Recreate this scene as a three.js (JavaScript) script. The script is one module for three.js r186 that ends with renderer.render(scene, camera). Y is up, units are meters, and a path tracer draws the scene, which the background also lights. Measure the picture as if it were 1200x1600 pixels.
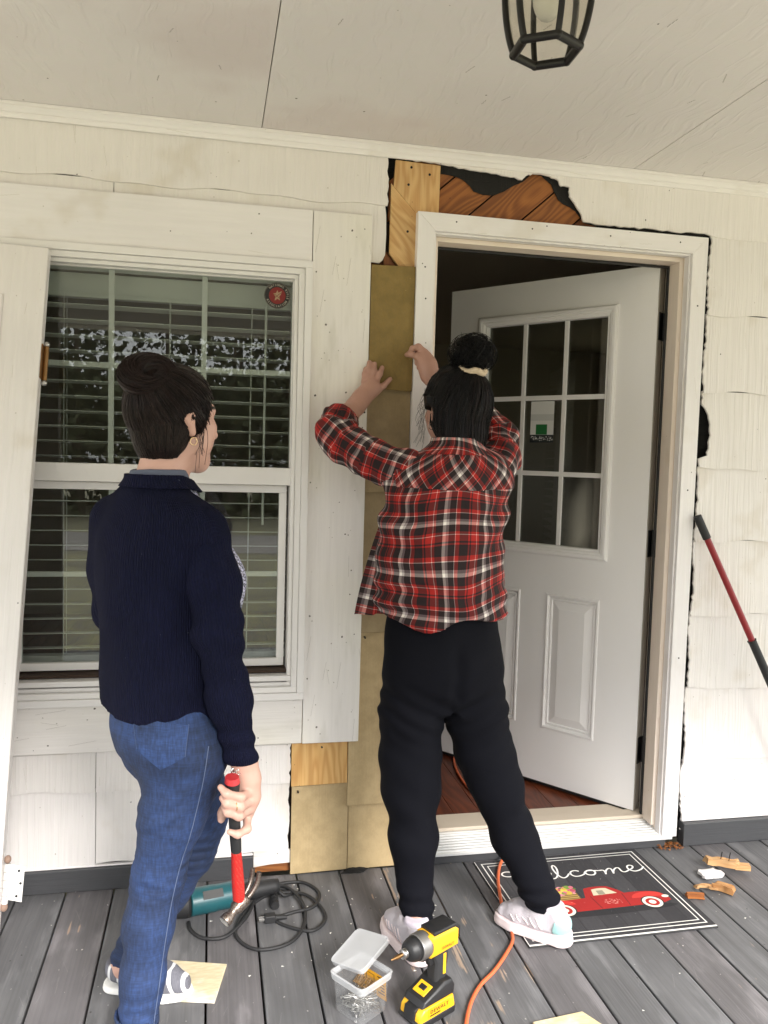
import * as THREE from 'three';
import { RoundedBoxGeometry } from 'three/addons/geometries/RoundedBoxGeometry.js';
import { mergeGeometries, toCreasedNormals } from 'three/addons/utils/BufferGeometryUtils.js';

// ---------------------------------------------------------------- camera, sky, sun, exposure
const scene = new THREE.Scene();
const camera = new THREE.PerspectiveCamera(64.24, 0.75, 0.05, 200);
{
  const yaw = 0.20845, pitch = 0.06773, roll = 0.02846;
  const f = new THREE.Vector3(Math.sin(yaw) * Math.cos(pitch), -Math.sin(pitch), -Math.cos(yaw) * Math.cos(pitch));
  const r0 = new THREE.Vector3(Math.cos(yaw), 0, Math.sin(yaw)), u0 = new THREE.Vector3().crossVectors(r0, f);
  const r = r0.clone().multiplyScalar(Math.cos(roll)).addScaledVector(u0, Math.sin(roll));
  const u = u0.clone().multiplyScalar(Math.cos(roll)).addScaledVector(r0, -Math.sin(roll));
  camera.position.set(0, 1.3876, 2.6205);
  camera.quaternion.setFromRotationMatrix(new THREE.Matrix4().makeBasis(r, u, f.clone().negate()));
}
const renderer = new THREE.WebGLRenderer();
renderer.toneMapping = THREE.LinearToneMapping;
renderer.toneMappingExposure = 5.05;
renderer.shadowMap.enabled = true;

const sun = new THREE.DirectionalLight(new THREE.Color(1, 0.96, 0.925), 1.5);
sun.position.set(4.5, 10, 13);
sun.target.position.set(0.5, 0.8, 0);
sun.castShadow = true; sun.shadow.radius = 34;
sun.shadow.mapSize.set(2048, 2048);
Object.assign(sun.shadow.camera, { left: -6, right: 6, top: 6, bottom: -6, near: 0.5, far: 60 });
scene.add(sun, sun.target);

// ---------------------------------------------------------------- numbers and noise
let seed0 = 7;
const rnd = () => { seed0 = (seed0 * 1664525 + 1013904223) >>> 0; return seed0 / 4294967296; };
const rr = (a, b) => a + (b - a) * rnd();
const clamp = (x, a, b) => Math.min(b, Math.max(a, x));
const mix = (a, b, t) => a + (b - a) * t;
const smooth = (a, b, x) => { const t = clamp((x - a) / (b - a), 0, 1); return t * t * (3 - 2 * t); };
const hash2 = (x, y, s = 0) => { let h = (x * 374761393 + y * 668265263 + s * 974634777) | 0; h = Math.imul(h ^ (h >>> 13), 1274126177); h ^= h >>> 16; return (h >>> 0) / 4294967296; };
function pn(x, y, px, py, s = 0) {                       // value noise that repeats every px, py cells
  const xi = Math.floor(x), yi = Math.floor(y), fx = x - xi, fy = y - yi;
  const u = fx * fx * (3 - 2 * fx), v = fy * fy * (3 - 2 * fy), m = (a, n) => ((a % n) + n) % n;
  const a = m(xi, px), b = m(xi + 1, px), c = m(yi, py), d = m(yi + 1, py);
  return mix(mix(hash2(a, c, s), hash2(b, c, s), u), mix(hash2(a, d, s), hash2(b, d, s), u), v);
}
function fbm(u, v, nx, ny, oct = 4, s = 0) { let a = 0.5, t = 0, w = 0; for (let i = 0; i < oct; i++) { t += a * pn(u * nx, v * ny, nx, ny, s + i * 17); w += a; a *= 0.5; nx *= 2; ny *= 2; } return t / w; }
const hash3 = (x, y, z) => { let h = (x * 374761393 + y * 668265263 + z * 1440662683) | 0; h = Math.imul(h ^ (h >>> 13), 1274126177); h ^= h >>> 16; return (h >>> 0) / 4294967296; };
function n3(x, y, z) {
  const xi = Math.floor(x), yi = Math.floor(y), zi = Math.floor(z), fx = x - xi, fy = y - yi, fz = z - zi;
  const u = fx * fx * (3 - 2 * fx), v = fy * fy * (3 - 2 * fy), w = fz * fz * (3 - 2 * fz);
  const l = (k) => mix(mix(hash3(xi, yi, zi + k), hash3(xi + 1, yi, zi + k), u), mix(hash3(xi, yi + 1, zi + k), hash3(xi + 1, yi + 1, zi + k), u), v);
  return mix(l(0), l(1), w) * 2 - 1;
}

// the overcast sky: brighter overhead, soft uneven cloud all round
{
  const w = 256, h = 128, d = new Float32Array(w * h * 4);
  for (let j = 0; j < h; j++) for (let i = 0; i < w; i++) {
    const el = ((j + 0.5) / h - 0.5) * Math.PI, s = Math.max(0, Math.sin(el)), k = (j * w + i) * 4;
    const cl = 0.86 + 0.28 * fbm(i / w, j / h, 8, 6, 4, 3);
    const L = el > 0 ? (0.62 + 0.5 * s) * cl : 0.3;
    d[k] = L * 0.97; d[k + 1] = L * 0.985; d[k + 2] = L * 1.0; d[k + 3] = 1;
  }
  const t = new THREE.DataTexture(d, w, h, THREE.RGBAFormat, THREE.FloatType);
  t.mapping = THREE.EquirectangularReflectionMapping; t.magFilter = THREE.LinearFilter; t.needsUpdate = true;
  scene.background = t; scene.environment = t;
  scene.backgroundIntensity = 1; scene.environmentIntensity = 1;
}

// ---------------------------------------------------------------- naming
const taken = new Map();
function numbered(n) { const k = taken.get(n) ?? 0; taken.set(n, k + 1); return k ? `${n}_${String(k).padStart(3, '0')}` : n; }
function shade(o) { o.traverse((m) => { if (m.isMesh) { m.castShadow = true; m.receiveShadow = true; } }); return o; }
function thing(name, label, category, pos = [0, 0, 0], turn = 0, group) {
  const o = new THREE.Group(); o.name = numbered(name); o.position.set(...pos); o.rotation.y = turn;
  o.userData = { label, category }; if (group) o.userData.group = group; scene.add(o); return o;
}
function struct(name, label) { const o = new THREE.Group(); o.name = numbered(name); o.userData = { kind: 'structure', label }; scene.add(o); return o; }
function part(name, geo, mat, parent, label) {
  const m = new THREE.Mesh(Array.isArray(geo) ? join(geo) : geo, mat); m.name = name; m.castShadow = m.receiveShadow = true;
  if (label) m.userData.label = label; parent.add(m); return m;
}
function single(name, label, category, geo, mat, group) {
  const m = new THREE.Mesh(Array.isArray(geo) ? join(geo) : geo, mat); m.name = numbered(name); m.castShadow = m.receiveShadow = true;
  m.userData = { label, category }; if (group) m.userData.group = group; scene.add(m); return m;
}
function join(list) {
  const g = list.map((x) => { const y = x.index ? x.toNonIndexed() : x; for (const k of Object.keys(y.attributes)) if (!['position', 'normal', 'uv'].includes(k)) y.deleteAttribute(k); if (!y.attributes.uv) y.setAttribute('uv', new THREE.BufferAttribute(new Float32Array(y.attributes.position.count * 2), 2)); return y; });
  return mergeGeometries(g, false);
}
// ---------------------------------------------------------------- shapes
const V = (x, y, z) => new THREE.Vector3(x, y, z);
function boxUV(geo, grain = 'y', off = null) {            // uv in metres, v along the grain
  const g = geo.index ? geo.toNonIndexed() : geo, p = g.attributes.position, uv = new Float32Array(p.count * 2), ax = { x: 0, y: 1, z: 2 }[grain];
  const a = V(), b = V(), c = V(), n = V(), [ou, ov] = off ?? [rnd() * 3, rnd() * 3];
  for (let i = 0; i < p.count; i += 3) {
    a.fromBufferAttribute(p, i); b.fromBufferAttribute(p, i + 1); c.fromBufferAttribute(p, i + 2);
    n.subVectors(b, a).cross(c.clone().sub(a));
    const m = [Math.abs(n.x), Math.abs(n.y), Math.abs(n.z)], k = m.indexOf(Math.max(...m)), o = [0, 1, 2].filter((q) => q !== k);
    const vv = o.includes(ax) ? ax : o[1], uu = o.find((q) => q !== vv);
    [a, b, c].forEach((q, j) => { const e = [q.x, q.y, q.z]; uv[(i + j) * 2] = e[uu] + ou; uv[(i + j) * 2 + 1] = e[vv] + ov; });
  }
  g.setAttribute('uv', new THREE.BufferAttribute(uv, 2)); return g;
}
function bx(x0, x1, y0, y1, z0, z1, bev = 0.0015, grain) {
  const w = x1 - x0, h = y1 - y0, d = z1 - z0;
  const g = bev > 0 ? new RoundedBoxGeometry(w, h, d, 1, Math.min(bev, w / 2.1, h / 2.1, d / 2.1)) : new THREE.BoxGeometry(w, h, d);
  g.translate((x0 + x1) / 2, (y0 + y1) / 2, (z0 + z1) / 2);
  return boxUV(g, grain ?? (w > h && w > d ? 'x' : d > h ? 'z' : 'y'));
}
function poly(pts, z0, z1, bev = 0, grain = 'y') {        // an outline in x, y with thickness
  const s = new THREE.Shape(pts.map(([x, y]) => new THREE.Vector2(x, y)));
  const g = new THREE.ExtrudeGeometry(s, { depth: z1 - z0 - 2 * bev, bevelEnabled: bev > 0, bevelThickness: bev, bevelSize: bev, bevelOffset: -bev, bevelSegments: 1, curveSegments: 8 });
  g.translate(0, 0, z0 + bev); return boxUV(g, grain);
}
function clipRect(pts, x0, x1, y0, y1) {
  const cut = (P, f) => { const o = []; P.forEach((a, i) => { const b = P[(i + 1) % P.length], fa = f(a), fb = f(b); if (fa >= 0) o.push(a); if (fa * fb < 0) { const t = fa / (fa - fb); o.push([mix(a[0], b[0], t), mix(a[1], b[1], t)]); } }); return o; };
  return [(p) => p[0] - x0, (p) => x1 - p[0], (p) => p[1] - y0, (p) => y1 - p[1]].reduce(cut, pts);
}
function tube(pts, r, rad = 8, seg = null, closed = false) {
  const c = new THREE.CatmullRomCurve3(pts.map((p) => (p.isVector3 ? p : V(...p))), closed, 'centripetal');
  return new THREE.TubeGeometry(c, seg ?? pts.length * 6, r, rad, closed);
}
function rod(a, b, r0, r1 = r0, rad = 12, open = false) {
  const A = V(...a), B = V(...b), g = new THREE.CylinderGeometry(r1, r0, A.distanceTo(B), rad, 1, open);
  g.applyQuaternion(new THREE.Quaternion().setFromUnitVectors(V(0, 1, 0), B.clone().sub(A).normalize())); g.translate(...A.clone().add(B).multiplyScalar(0.5).toArray()); return g;
}
function disc(r, seg = 32) { return new THREE.CircleGeometry(r, seg); }
// ---------------------------------------------------------------- textures: what surfaces are made of
function tex(w, h, su, sv, fn, srgb = true, after) {      // su, sv: metres that one copy covers
  const d = new Uint8Array(w * h * 4);
  for (let j = 0; j < h; j++) for (let i = 0; i < w; i++) { const c = fn((i + 0.5) / w, (j + 0.5) / h), k = (j * w + i) * 4; for (let q = 0; q < 3; q++) d[k + q] = clamp(Math.round((c.length ? c[q] : c) * 255), 0, 255); d[k + 3] = 255; }
  if (after) after((x, y, col, a) => { const i = ((Math.round(x) % w) + w) % w, j = ((Math.round(y) % h) + h) % h, k = (j * w + i) * 4; for (let q = 0; q < 3; q++) d[k + q] = clamp(mix(d[k + q], col[q] * 255, a), 0, 255); }, w, h);
  const t = new THREE.DataTexture(d, w, h, THREE.RGBAFormat); t.wrapS = t.wrapT = THREE.RepeatWrapping; t.magFilter = THREE.LinearFilter; t.minFilter = THREE.LinearMipmapLinearFilter; t.generateMipmaps = true;
  if (srgb) t.colorSpace = THREE.SRGBColorSpace; t.repeat.set(1 / su, 1 / sv); t.needsUpdate = true; return t;
}
function dots(put, w, h, n, r0, r1, col, a0 = 0.6, a1 = 1, sx = 1) { for (let k = 0; k < n; k++) { const x = rnd() * w, y = rnd() * h, r = rr(r0, r1), a = rr(a0, a1); for (let j = -Math.ceil(r); j <= r; j++) for (let i = -Math.ceil(r * sx); i <= r * sx; i++) if ((i / sx) ** 2 + j * j <= r * r * (0.6 + 0.6 * rnd())) put(x + i, y + j, col, a); } }
function scratches(put, w, h, n, len, col, a = 0.5, steep = 3) { for (let k = 0; k < n; k++) { let x = rnd() * w, y = rnd() * h; const L = rr(len * 0.3, len), an = rr(-1, 1) / steep; for (let q = 0; q < L; q++) { put(x + an * q, y + q, col, a * (0.5 + 0.5 * rnd())); } } }
const std = (o) => new THREE.MeshStandardMaterial(o), phys = (o) => new THREE.MeshPhysicalMaterial(o);
const lin = (r, g, b) => new THREE.Color().setRGB(r, g, b);

const paintTex = tex(1024, 1024, 1.3, 1.3, (u, v) => {
  const m = fbm(u, v, 5, 5, 5, 1), g = fbm(u, v, 160, 10, 2, 5), dirt = smooth(0.6, 0.8, fbm(u, v, 9, 7, 5, 9));
  const l = 0.925 + 0.04 * (m - 0.5) + 0.02 * (g - 0.5) - 0.035 * dirt; return [l, l - 0.014 - 0.008 * dirt, l - 0.02 - 0.025 * dirt];
}, true, (put, w, h) => { dots(put, w, h, 34, 0.8, 2.0, [0.13, 0.1, 0.08]); dots(put, w, h, 90, 0.6, 1.3, [0.5, 0.45, 0.38], 0.3, 0.8); scratches(put, w, h, 26, 60, [0.6, 0.56, 0.48], 0.3, 6); });
const wornTex = tex(1024, 1024, 1.3, 1.3, (u, v) => {     // casing boards with scuffed, dirty paint
  const m = fbm(u, v, 6, 3, 5, 21), g = fbm(u, v, 200, 8, 2, 25), d = smooth(0.5, 0.78, fbm(u, v, 26, 6, 5, 29)), y = fbm(u, v, 4, 3, 3, 31);
  const l = 0.915 + 0.05 * (m - 0.5) + 0.03 * (g - 0.5) - 0.06 * d; return [l, l - 0.016, l - 0.035 - 0.035 * smooth(0.45, 0.8, y) - 0.01 * d];
}, true, (put, w, h) => { dots(put, w, h, 110, 0.8, 2.6, [0.14, 0.1, 0.07]); dots(put, w, h, 260, 0.6, 1.5, [0.4, 0.36, 0.3], 0.3, 0.8); scratches(put, w, h, 60, 70, [0.45, 0.42, 0.38], 0.35, 5); });
const grainBump = tex(1024, 1024, 0.62, 0.62, (u, v) => { // pressed cedar grain of the cement shingles
  const wob = (fbm(u, v, 3, 2, 3, 41) - 0.5) * 0.045, a = fbm(u + wob, v, 96, 2, 3, 43), b = fbm(u + wob, v, 30, 2, 2, 47);
  return clamp(0.15 + 0.95 * smooth(0.3, 0.7, a) * (0.5 + 0.5 * b) + 0.1 * fbm(u, v, 150, 150, 2, 3), 0, 1);
}, false);
const brushBump = tex(512, 512, 0.5, 0.5, (u, v) => clamp(0.5 + 0.7 * (fbm(u, v, 128, 5, 3, 51) - 0.5) + 0.4 * (fbm(u, v, 24, 24, 4, 52) - 0.5), 0, 1), false);
const ceilTex = tex(1024, 1024, 1.9, 1.9, (u, v) => {
  const m = fbm(u, v, 4, 4, 5, 61), s = smooth(0.62, 0.8, fbm(u, v, 3, 4, 5, 66)); const l = 0.885 + 0.05 * (m - 0.5);
  return [l - 0.03 * s, l - 0.018 - 0.045 * s, l - 0.024 - 0.045 * s];
}, true, (put, w, h) => { dots(put, w, h, 40, 0.7, 1.5, [0.3, 0.27, 0.22]); scratches(put, w, h, 34, 24, [0.3, 0.27, 0.23], 0.6, 2); });
const ceilBump = tex(1024, 1024, 1.2, 1.2, (u, v) => { const w2 = (fbm(u, v, 8, 8, 3, 71) - 0.5) * 0.05; return clamp(0.2 + smooth(0.5, 0.75, fbm(u + w2, v, 90, 9, 3, 72)) * 0.7 + 0.15 * fbm(u, v, 200, 200, 1, 73), 0, 1); }, false);

function deckTex(s, bare) {
  return tex(416, 832, 0.6, 1.5, (u, v) => {
    const g = fbm(u, v, 150, 5, 3, s), g2 = fbm(u + (fbm(u, v, 6, 4, 2, s) - 0.5) * 0.03, v, 50, 2, 3, s + 3), m = fbm(u, v, 8, 9, 5, s + 7), wear = smooth(0.5, 0.8, fbm(u, v, 14, 10, 5, s + 11)), ch = smooth(1 - bare, 1.06 - bare, fbm(u, v, 22, 12, 5, s + 13) * 0.75 + g * 0.25);
    const l = 0.375 + 0.055 * (g - 0.5) + 0.1 * (m - 0.5) + 0.045 * (g2 - 0.5) + 0.08 * wear;
    const base = [l, l * 1.0, l * 1.015], wood = [0.6 + 0.25 * (g - 0.5), 0.525 + 0.25 * (g - 0.5), 0.46 + 0.22 * (g - 0.5)];
    return base.map((c, q) => mix(c, wood[q], ch));
  }, true, (put, w, h) => { scratches(put, w, h, 90, 40, [0.62, 0.62, 0.62], 0.35, 1.5); dots(put, w, h, 60, 0.5, 1.6, [0.8, 0.79, 0.76], 0.4, 1, 1); dots(put, w, h, 40, 0.6, 1.8, [0.16, 0.15, 0.15], 0.4, 0.9); });
}
const deckBump = tex(512, 1024, 0.6, 1.5, (u, v) => clamp(0.5 + 0.9 * (fbm(u, v, 130, 5, 3, 81) - 0.5) + 0.5 * (fbm(u, v, 40, 30, 3, 83) - 0.5), 0, 1), false);
function woodTex(s, a, b, su = 0.25, sv = 1.0, rings = 12) {
  return tex(512, 1024, su, sv, (u, v) => {
    const wob = fbm(u, v, 3, 3, 3, s) * 1.6 + fbm(u, v, 12, 3, 2, s + 1) * 0.25, ring = 0.5 + 0.5 * Math.sin((u * rings + wob * 4) * 6.283), g = fbm(u, v, 140, 8, 3, s + 2), t = clamp(0.62 * ring + 0.5 * (g - 0.5) + 0.15, 0, 1), m = 0.9 + 0.2 * fbm(u, v, 4, 4, 4, s + 5);
    return a.map((c, q) => mix(c, b[q], t) * m);
  }, true, (put, w, h) => dots(put, w, h, 10, 1, 3, [0.2, 0.12, 0.06], 0.4, 0.8));
}
const pineTex = woodTex(101, [0.85, 0.71, 0.5], [0.74, 0.56, 0.35], 0.2, 0.9, 5);
const brownTex = woodTex(111, [0.62, 0.39, 0.19], [0.44, 0.25, 0.11], 0.25, 1, 9);
const floorTex = woodTex(121, [0.44, 0.22, 0.12], [0.28, 0.12, 0.06], 0.3, 1.3, 7);
const boardTex = (s, c, c2) => tex(512, 512, 0.45, 0.45, (u, v) => { const m = fbm(u, v, 16, 16, 5, s), f = fbm(u, v, 120, 80, 3, s + 4), e = smooth(0.3, 0.72, m * 0.42 + f * 0.58); return c.map((x, q) => mix(x, c2[q], e) + 0.1 * (f - 0.5)); }, true, (put, w, h) => dots(put, w, h, 60, 0.5, 1.4, [0.8, 0.72, 0.5], 0.2, 0.6));
const matPaint = (map, o = {}) => std({ map, roughness: 0.55, bumpMap: brushBump, bumpScale: 0.0006, ...o });
const M = {
  siding: [0, 1, 2].map((k) => { const m = paintTex.clone(); m.offset.set(k * 0.37, k * 0.61); const b = grainBump.clone(); b.offset.set(k * 0.3, k * 0.2); return std({ map: m, color: lin(0.98 - k * 0.015, 0.97 - k * 0.015, 0.95 - k * 0.02), roughness: 0.62, bumpMap: b, bumpScale: 0.0011 }); }),
  trim: matPaint(paintTex), worn: matPaint(wornTex),
  vinyl: std({ color: lin(0.83, 0.81, 0.785), roughness: 0.35 }), white: std({ color: lin(0.78, 0.77, 0.73), roughness: 0.4 }),
  jamb: matPaint(paintTex, { color: lin(1, 0.9, 0.78), roughness: 0.5 }), tan: std({ color: lin(0.58, 0.5, 0.4), roughness: 0.6, bumpMap: brushBump, bumpScale: 0.0004 }), edge: std({ color: lin(0.3, 0.27, 0.23), roughness: 0.6 }),
  doorPaint: std({ color: lin(0.85, 0.835, 0.82), roughness: 0.42, bumpMap: brushBump, bumpScale: 0.00025 }),
  oldDoor: matPaint(paintTex, { color: lin(0.98, 0.97, 0.95), roughness: 0.45, bumpMap: grainBump, bumpScale: 0.0006 }),
  ceil: std({ map: ceilTex, roughness: 0.75, bumpMap: ceilBump, bumpScale: 0.0016 }),
  deck: [[201, 0.22], [231, 0.26], [261, 0.335]].map(([s, b], k) => std({ map: deckTex(s, b), color: lin(0.95 + 0.05 * (k % 2), 0.95, 0.96), roughness: 0.62, bumpMap: deckBump, bumpScale: 0.0009 })),
  greyPaint: std({ color: lin(0.055, 0.056, 0.06), roughness: 0.5, bumpMap: brushBump, bumpScale: 0.0008 }),
  felt: std({ color: lin(0.012, 0.011, 0.01), roughness: 0.95, bumpMap: brushBump, bumpScale: 0.002 }),
  pine: std({ map: pineTex, roughness: 0.7 }), brown: std({ map: brownTex, roughness: 0.65 }), brown2: std({ map: brownTex, color: lin(0.55, 0.5, 0.5), roughness: 0.7 }),
  core: std({ color: lin(0.05, 0.03, 0.02), roughness: 0.9 }),
  gold: [[301, [0.56, 0.47, 0.27], [0.48, 0.4, 0.22]], [311, [0.65, 0.575, 0.44], [0.57, 0.5, 0.375]], [321, [0.75, 0.66, 0.5], [0.67, 0.585, 0.43]]].map(([s, a, b]) => std({ map: boardTex(s, a, b), roughness: 0.8, bumpMap: brushBump, bumpScale: 0.0006 })),
  floor: std({ map: floorTex, roughness: 0.35 }), room: std({ color: lin(0.4, 0.35, 0.28), roughness: 0.9 }),
  black: std({ color: lin(0.012, 0.012, 0.013), roughness: 0.45 }), rubber: std({ color: lin(0.016, 0.016, 0.017), roughness: 0.6 }), iron: std({ color: lin(0.012, 0.011, 0.01), roughness: 0.4, metalness: 0.3 }),
  hinge: std({ color: lin(0.02, 0.02, 0.021), roughness: 0.35, metalness: 0.6 }), steel: std({ color: lin(0.55, 0.54, 0.52), roughness: 0.32, metalness: 1 }), alum: std({ color: lin(0.78, 0.78, 0.77), roughness: 0.42, metalness: 0.35 }),
  brass: std({ color: lin(0.3, 0.17, 0.07), roughness: 0.35, metalness: 0.9 }),
  pane: phys({ color: lin(0.8, 0.83, 0.81), transmission: 1, thickness: 0, roughness: 0.0, ior: 1.52 }),
  lampGlass: phys({ color: lin(0.9, 0.88, 0.82), transmission: 1, thickness: 0, roughness: 0.08, ior: 1.45 }),
  blind: std({ color: lin(0.74, 0.73, 0.69), roughness: 0.55 }),
};
// ---------------------------------------------------------------- ground and wood behind the camera
{
  const g = struct('lawn');
  const lawnTex = tex(512, 512, 6, 6, (u, v) => { const a = fbm(u, v, 10, 10, 5, 401), b = fbm(u, v, 120, 120, 2, 405); return [0.54 + 0.16 * (a - 0.5) + 0.2 * (b - 0.5), 0.525 + 0.16 * (a - 0.5) + 0.2 * (b - 0.5), 0.43 + 0.08 * (a - 0.5)]; });
  const s = new THREE.PlaneGeometry(160, 160); s.rotateX(-Math.PI / 2); s.translate(0, -0.5, 0); part('grass_sheet', boxUV(s, 'z'), std({ map: lawnTex, roughness: 1 }), g);
  const d = struct('gravel_drive'); const gt = tex(512, 512, 2, 2, (u, v) => { const b = fbm(u, v, 130, 130, 2, 411), a = fbm(u, v, 8, 8, 4, 412); const l = 0.58 + 0.5 * (b - 0.5) + 0.15 * (a - 0.5); return [l, l * 0.97, l * 0.93]; });
  const q = new THREE.PlaneGeometry(60, 3.4); q.rotateX(-Math.PI / 2); q.rotateY(0.12); q.translate(-8, -0.494, 15.4); part('gravel', boxUV(q, 'z'), std({ map: gt, roughness: 1 }), d);
}
{ // the wood across the lawn, one mass seen only mirrored in the window
  const pos = [], col = [], tri = (a, b, c, k) => { pos.push(...a, ...b, ...c); for (let i = 0; i < 3; i++) col.push(...k); };
  for (let t = 0; t < 46; t++) {
    const row = t % 3, x = -24 + (t / 46) * 46 + rr(-1, 1), z = 22 + row * 3 + rr(-1, 1), H = rr(5.5, 8.5), lean = rr(-0.3, 0.3), r = rr(0.1, 0.2);
    for (let k = 0; k < 7; k++) { const a0 = k / 7 * 6.283, a1 = (k + 1) / 7 * 6.283, b = [0.09, 0.07, 0.05]; const P = (a, y, q) => [x + lean * y / H + Math.cos(a) * q, y - 0.5, z + Math.sin(a) * q]; tri(P(a0, 0, r), P(a0, H, r * 0.3), P(a1, 0, r), b); tri(P(a1, 0, r), P(a0, H, r * 0.3), P(a1, H, r * 0.3), b); }
    const N = 2100;
    for (let k = 0; k < N; k++) {
      const under = k < N * 0.36, y = under ? rr(-0.5, 3.7) : mix(1.2, H, Math.pow(rnd(), 0.8)), w = under ? 2.2 : 2.4 * (1 - 0.6 * (y / H)), a = rnd() * 6.283, thinTop = y > 3.9 && rnd() < 0.62, q = w * Math.sqrt(rnd()), c = V(x + Math.cos(a) * q, y, z + Math.sin(a) * q), s = rr(0.06, 0.2), e1 = V(rr(-1, 1), rr(-1, 1), rr(-1, 1)).normalize(), e2 = V(rr(-1, 1), rr(-1, 1), rr(-1, 1)).cross(e1).normalize(), g = rr(0.6, 1.4);
      if (thinTop) continue;
      const A = c.clone().addScaledVector(e1, s), B = c.clone().addScaledVector(e2, s * 0.6), C = c.clone().addScaledVector(e1, -s), D = c.clone().addScaledVector(e2, -s * 0.6), k3 = [0.06 * g, 0.068 * g, 0.032 * g];
      tri(A.toArray(), B.toArray(), C.toArray(), k3); tri(A.toArray(), C.toArray(), D.toArray(), k3);
    }
  }
  const g = new THREE.BufferGeometry(); g.setAttribute('position', new THREE.Float32BufferAttribute(pos, 3)); g.setAttribute('color', new THREE.Float32BufferAttribute(col, 3)); g.computeVertexNormals();
  const m = new THREE.Mesh(g, std({ vertexColors: true, roughness: 0.9 })); m.name = 'woodland'; m.userData = { kind: 'stuff', label: 'dark wood across the lawn, mirrored in the window', category: 'wood' }; m.castShadow = m.receiveShadow = true; scene.add(m);
}
// ---------------------------------------------------------------- porch: deck, ceiling, beam, posts
const deck = struct('porch_deck', 'grey painted plank porch deck with worn scratched boards');
{
  const p = 0.1439, x0 = -0.4302;
  for (let k = -14; k < 22; k++) {
    const a = x0 + k * p + 0.0025, b = x0 + (k + 1) * p - 0.0025, mi = (k + 20) % 4;
    const bare = k === 7 || k === 8 ? 2 : k % 3 === 0 ? 1 : 0;
    const g = bx(a, b, -0.03, rr(-0.0008, 0.0008), rr(0.004, 0.01), 3.05, 0.004, 'z'); part('plank', g, M.deck[bare], deck);
  }
  part('joist_bed', bx(-2.5, 2.8, -0.2, -0.05, 0.0, 3.0, 0), M.core, deck);
  part('rim_board', bx(-2.5, 2.8, -0.25, -0.002, 3.06, 3.1, 0.002), M.greyPaint, deck);
}
{
  const c = struct('porch_ceiling', 'painted plywood porch ceiling with panel seams');
  const xs = [-3.6, -2.31, -1.09, 0.133, 1.375, 2.6, 3.9];
  for (let i = 0; i < xs.length - 1; i++) { const g = bx(xs[i] + 0.0012, xs[i + 1] - 0.0012, 2.378, 2.39, -0.02, 3.0, 0.001, 'z'); part('ceiling_panel', g, M.ceil, c); }
  part('roof', bx(-3.7, 4.0, 2.391, 2.6, -5.2, 3.3, 0), M.core, c);
  const b = struct('porch_beam', 'painted header beam along the open side of the porch'); part('beam', bx(-3.6, 3.9, 2.17, 2.377, 2.9, 3.04, 0.004), M.trim, b);
  for (const x of [-2.45, 2.7]) { const t = thing('porch_post', x < 0 ? 'white square porch post at the window end of the porch' : 'white square porch post at the door end of the porch', 'post', [0, 0, 0], 0, 'porch posts'); part('shaft', bx(x - 0.05, x + 0.05, 0.12, 2.06, 2.92, 3.02, 0.006), M.trim, t); part('foot_block', bx(x - 0.065, x + 0.065, 0.0015, 0.12, 2.905, 3.035, 0.004), M.trim, t); part('cap_block', bx(x - 0.065, x + 0.065, 2.06, 2.169, 2.905, 3.035, 0.004), M.trim, t); }
}
// ---------------------------------------------------------------- room behind the wall
{
  const r = struct('room', 'dim room behind the front wall');
  part('room_floor', bx(-2.2, 3.6, 0.0, 0.055, -4.2, -0.165, 0), M.core, r);
  for (let k = 0; k < 58; k++) { const x = -2.2 + k * 0.1; part('floor_plank', bx(x + 0.0008, x + 0.0992, 0.055, 0.066, -4.2, -0.16, 0.001, 'z'), M.floor, r); }
  part('room_wall', bx(-2.2, 3.6, 0, 2.38, -4.3, -4.2, 0), M.room, r); part('room_wall', bx(-2.3, -2.2, 0, 2.38, -4.3, -0.16, 0), M.room, r); part('room_wall', [bx(3.6, 3.7, 0, 2.38, -3.0, -0.16, 0), bx(3.6, 3.7, 0, 2.38, -4.3, -3.5, 0), bx(3.6, 3.7, 0, 1.15, -3.5, -3.0, 0), bx(3.6, 3.7, 1.85, 2.38, -3.5, -3.0, 0)], M.room, r);  // right wall has an added, unseen opening that lets sky brighten the room
  part('room_ceiling', bx(-2.3, 3.7, 2.36, 2.388, -4.3, -0.16, 0), M.room, r);
}
// ---------------------------------------------------------------- house wall
const wall = thing('house_wall', 'white shingled front wall of the house with a ragged hole over the door', 'wall');
{
  const core = [[-4, -0.62, 0, 2.39], [0.275, 0.655, 0, 2.39], [1.645, 4.4, 0, 2.39], [-0.62, 0.275, 1.965, 2.39], [-0.62, 0.275, 0, 0.62], [0.655, 1.645, 2.14, 2.39]];
  part('stud_core', core.map(([a, b, c, d]) => bx(a, b, c, d, -0.155, -0.042, 0)), M.core, wall);
  part('plaster', core.map(([a, b, c, d]) => bx(a - 0.0, b + 0.0, c + 0.07, d - 0.04, -0.163, -0.156, 0)), M.room, wall);
  part('tar_paper', [bx(-4, 0.5, 2.15, 2.37, -0.0415, -0.039, 0), bx(1.66, 4.4, 0.02, 2.37, -0.0415, -0.039, 0), bx(0.5, 1.66, 2.145, 2.37, -0.0415, -0.039, 0)], M.felt, wall);
}
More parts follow.
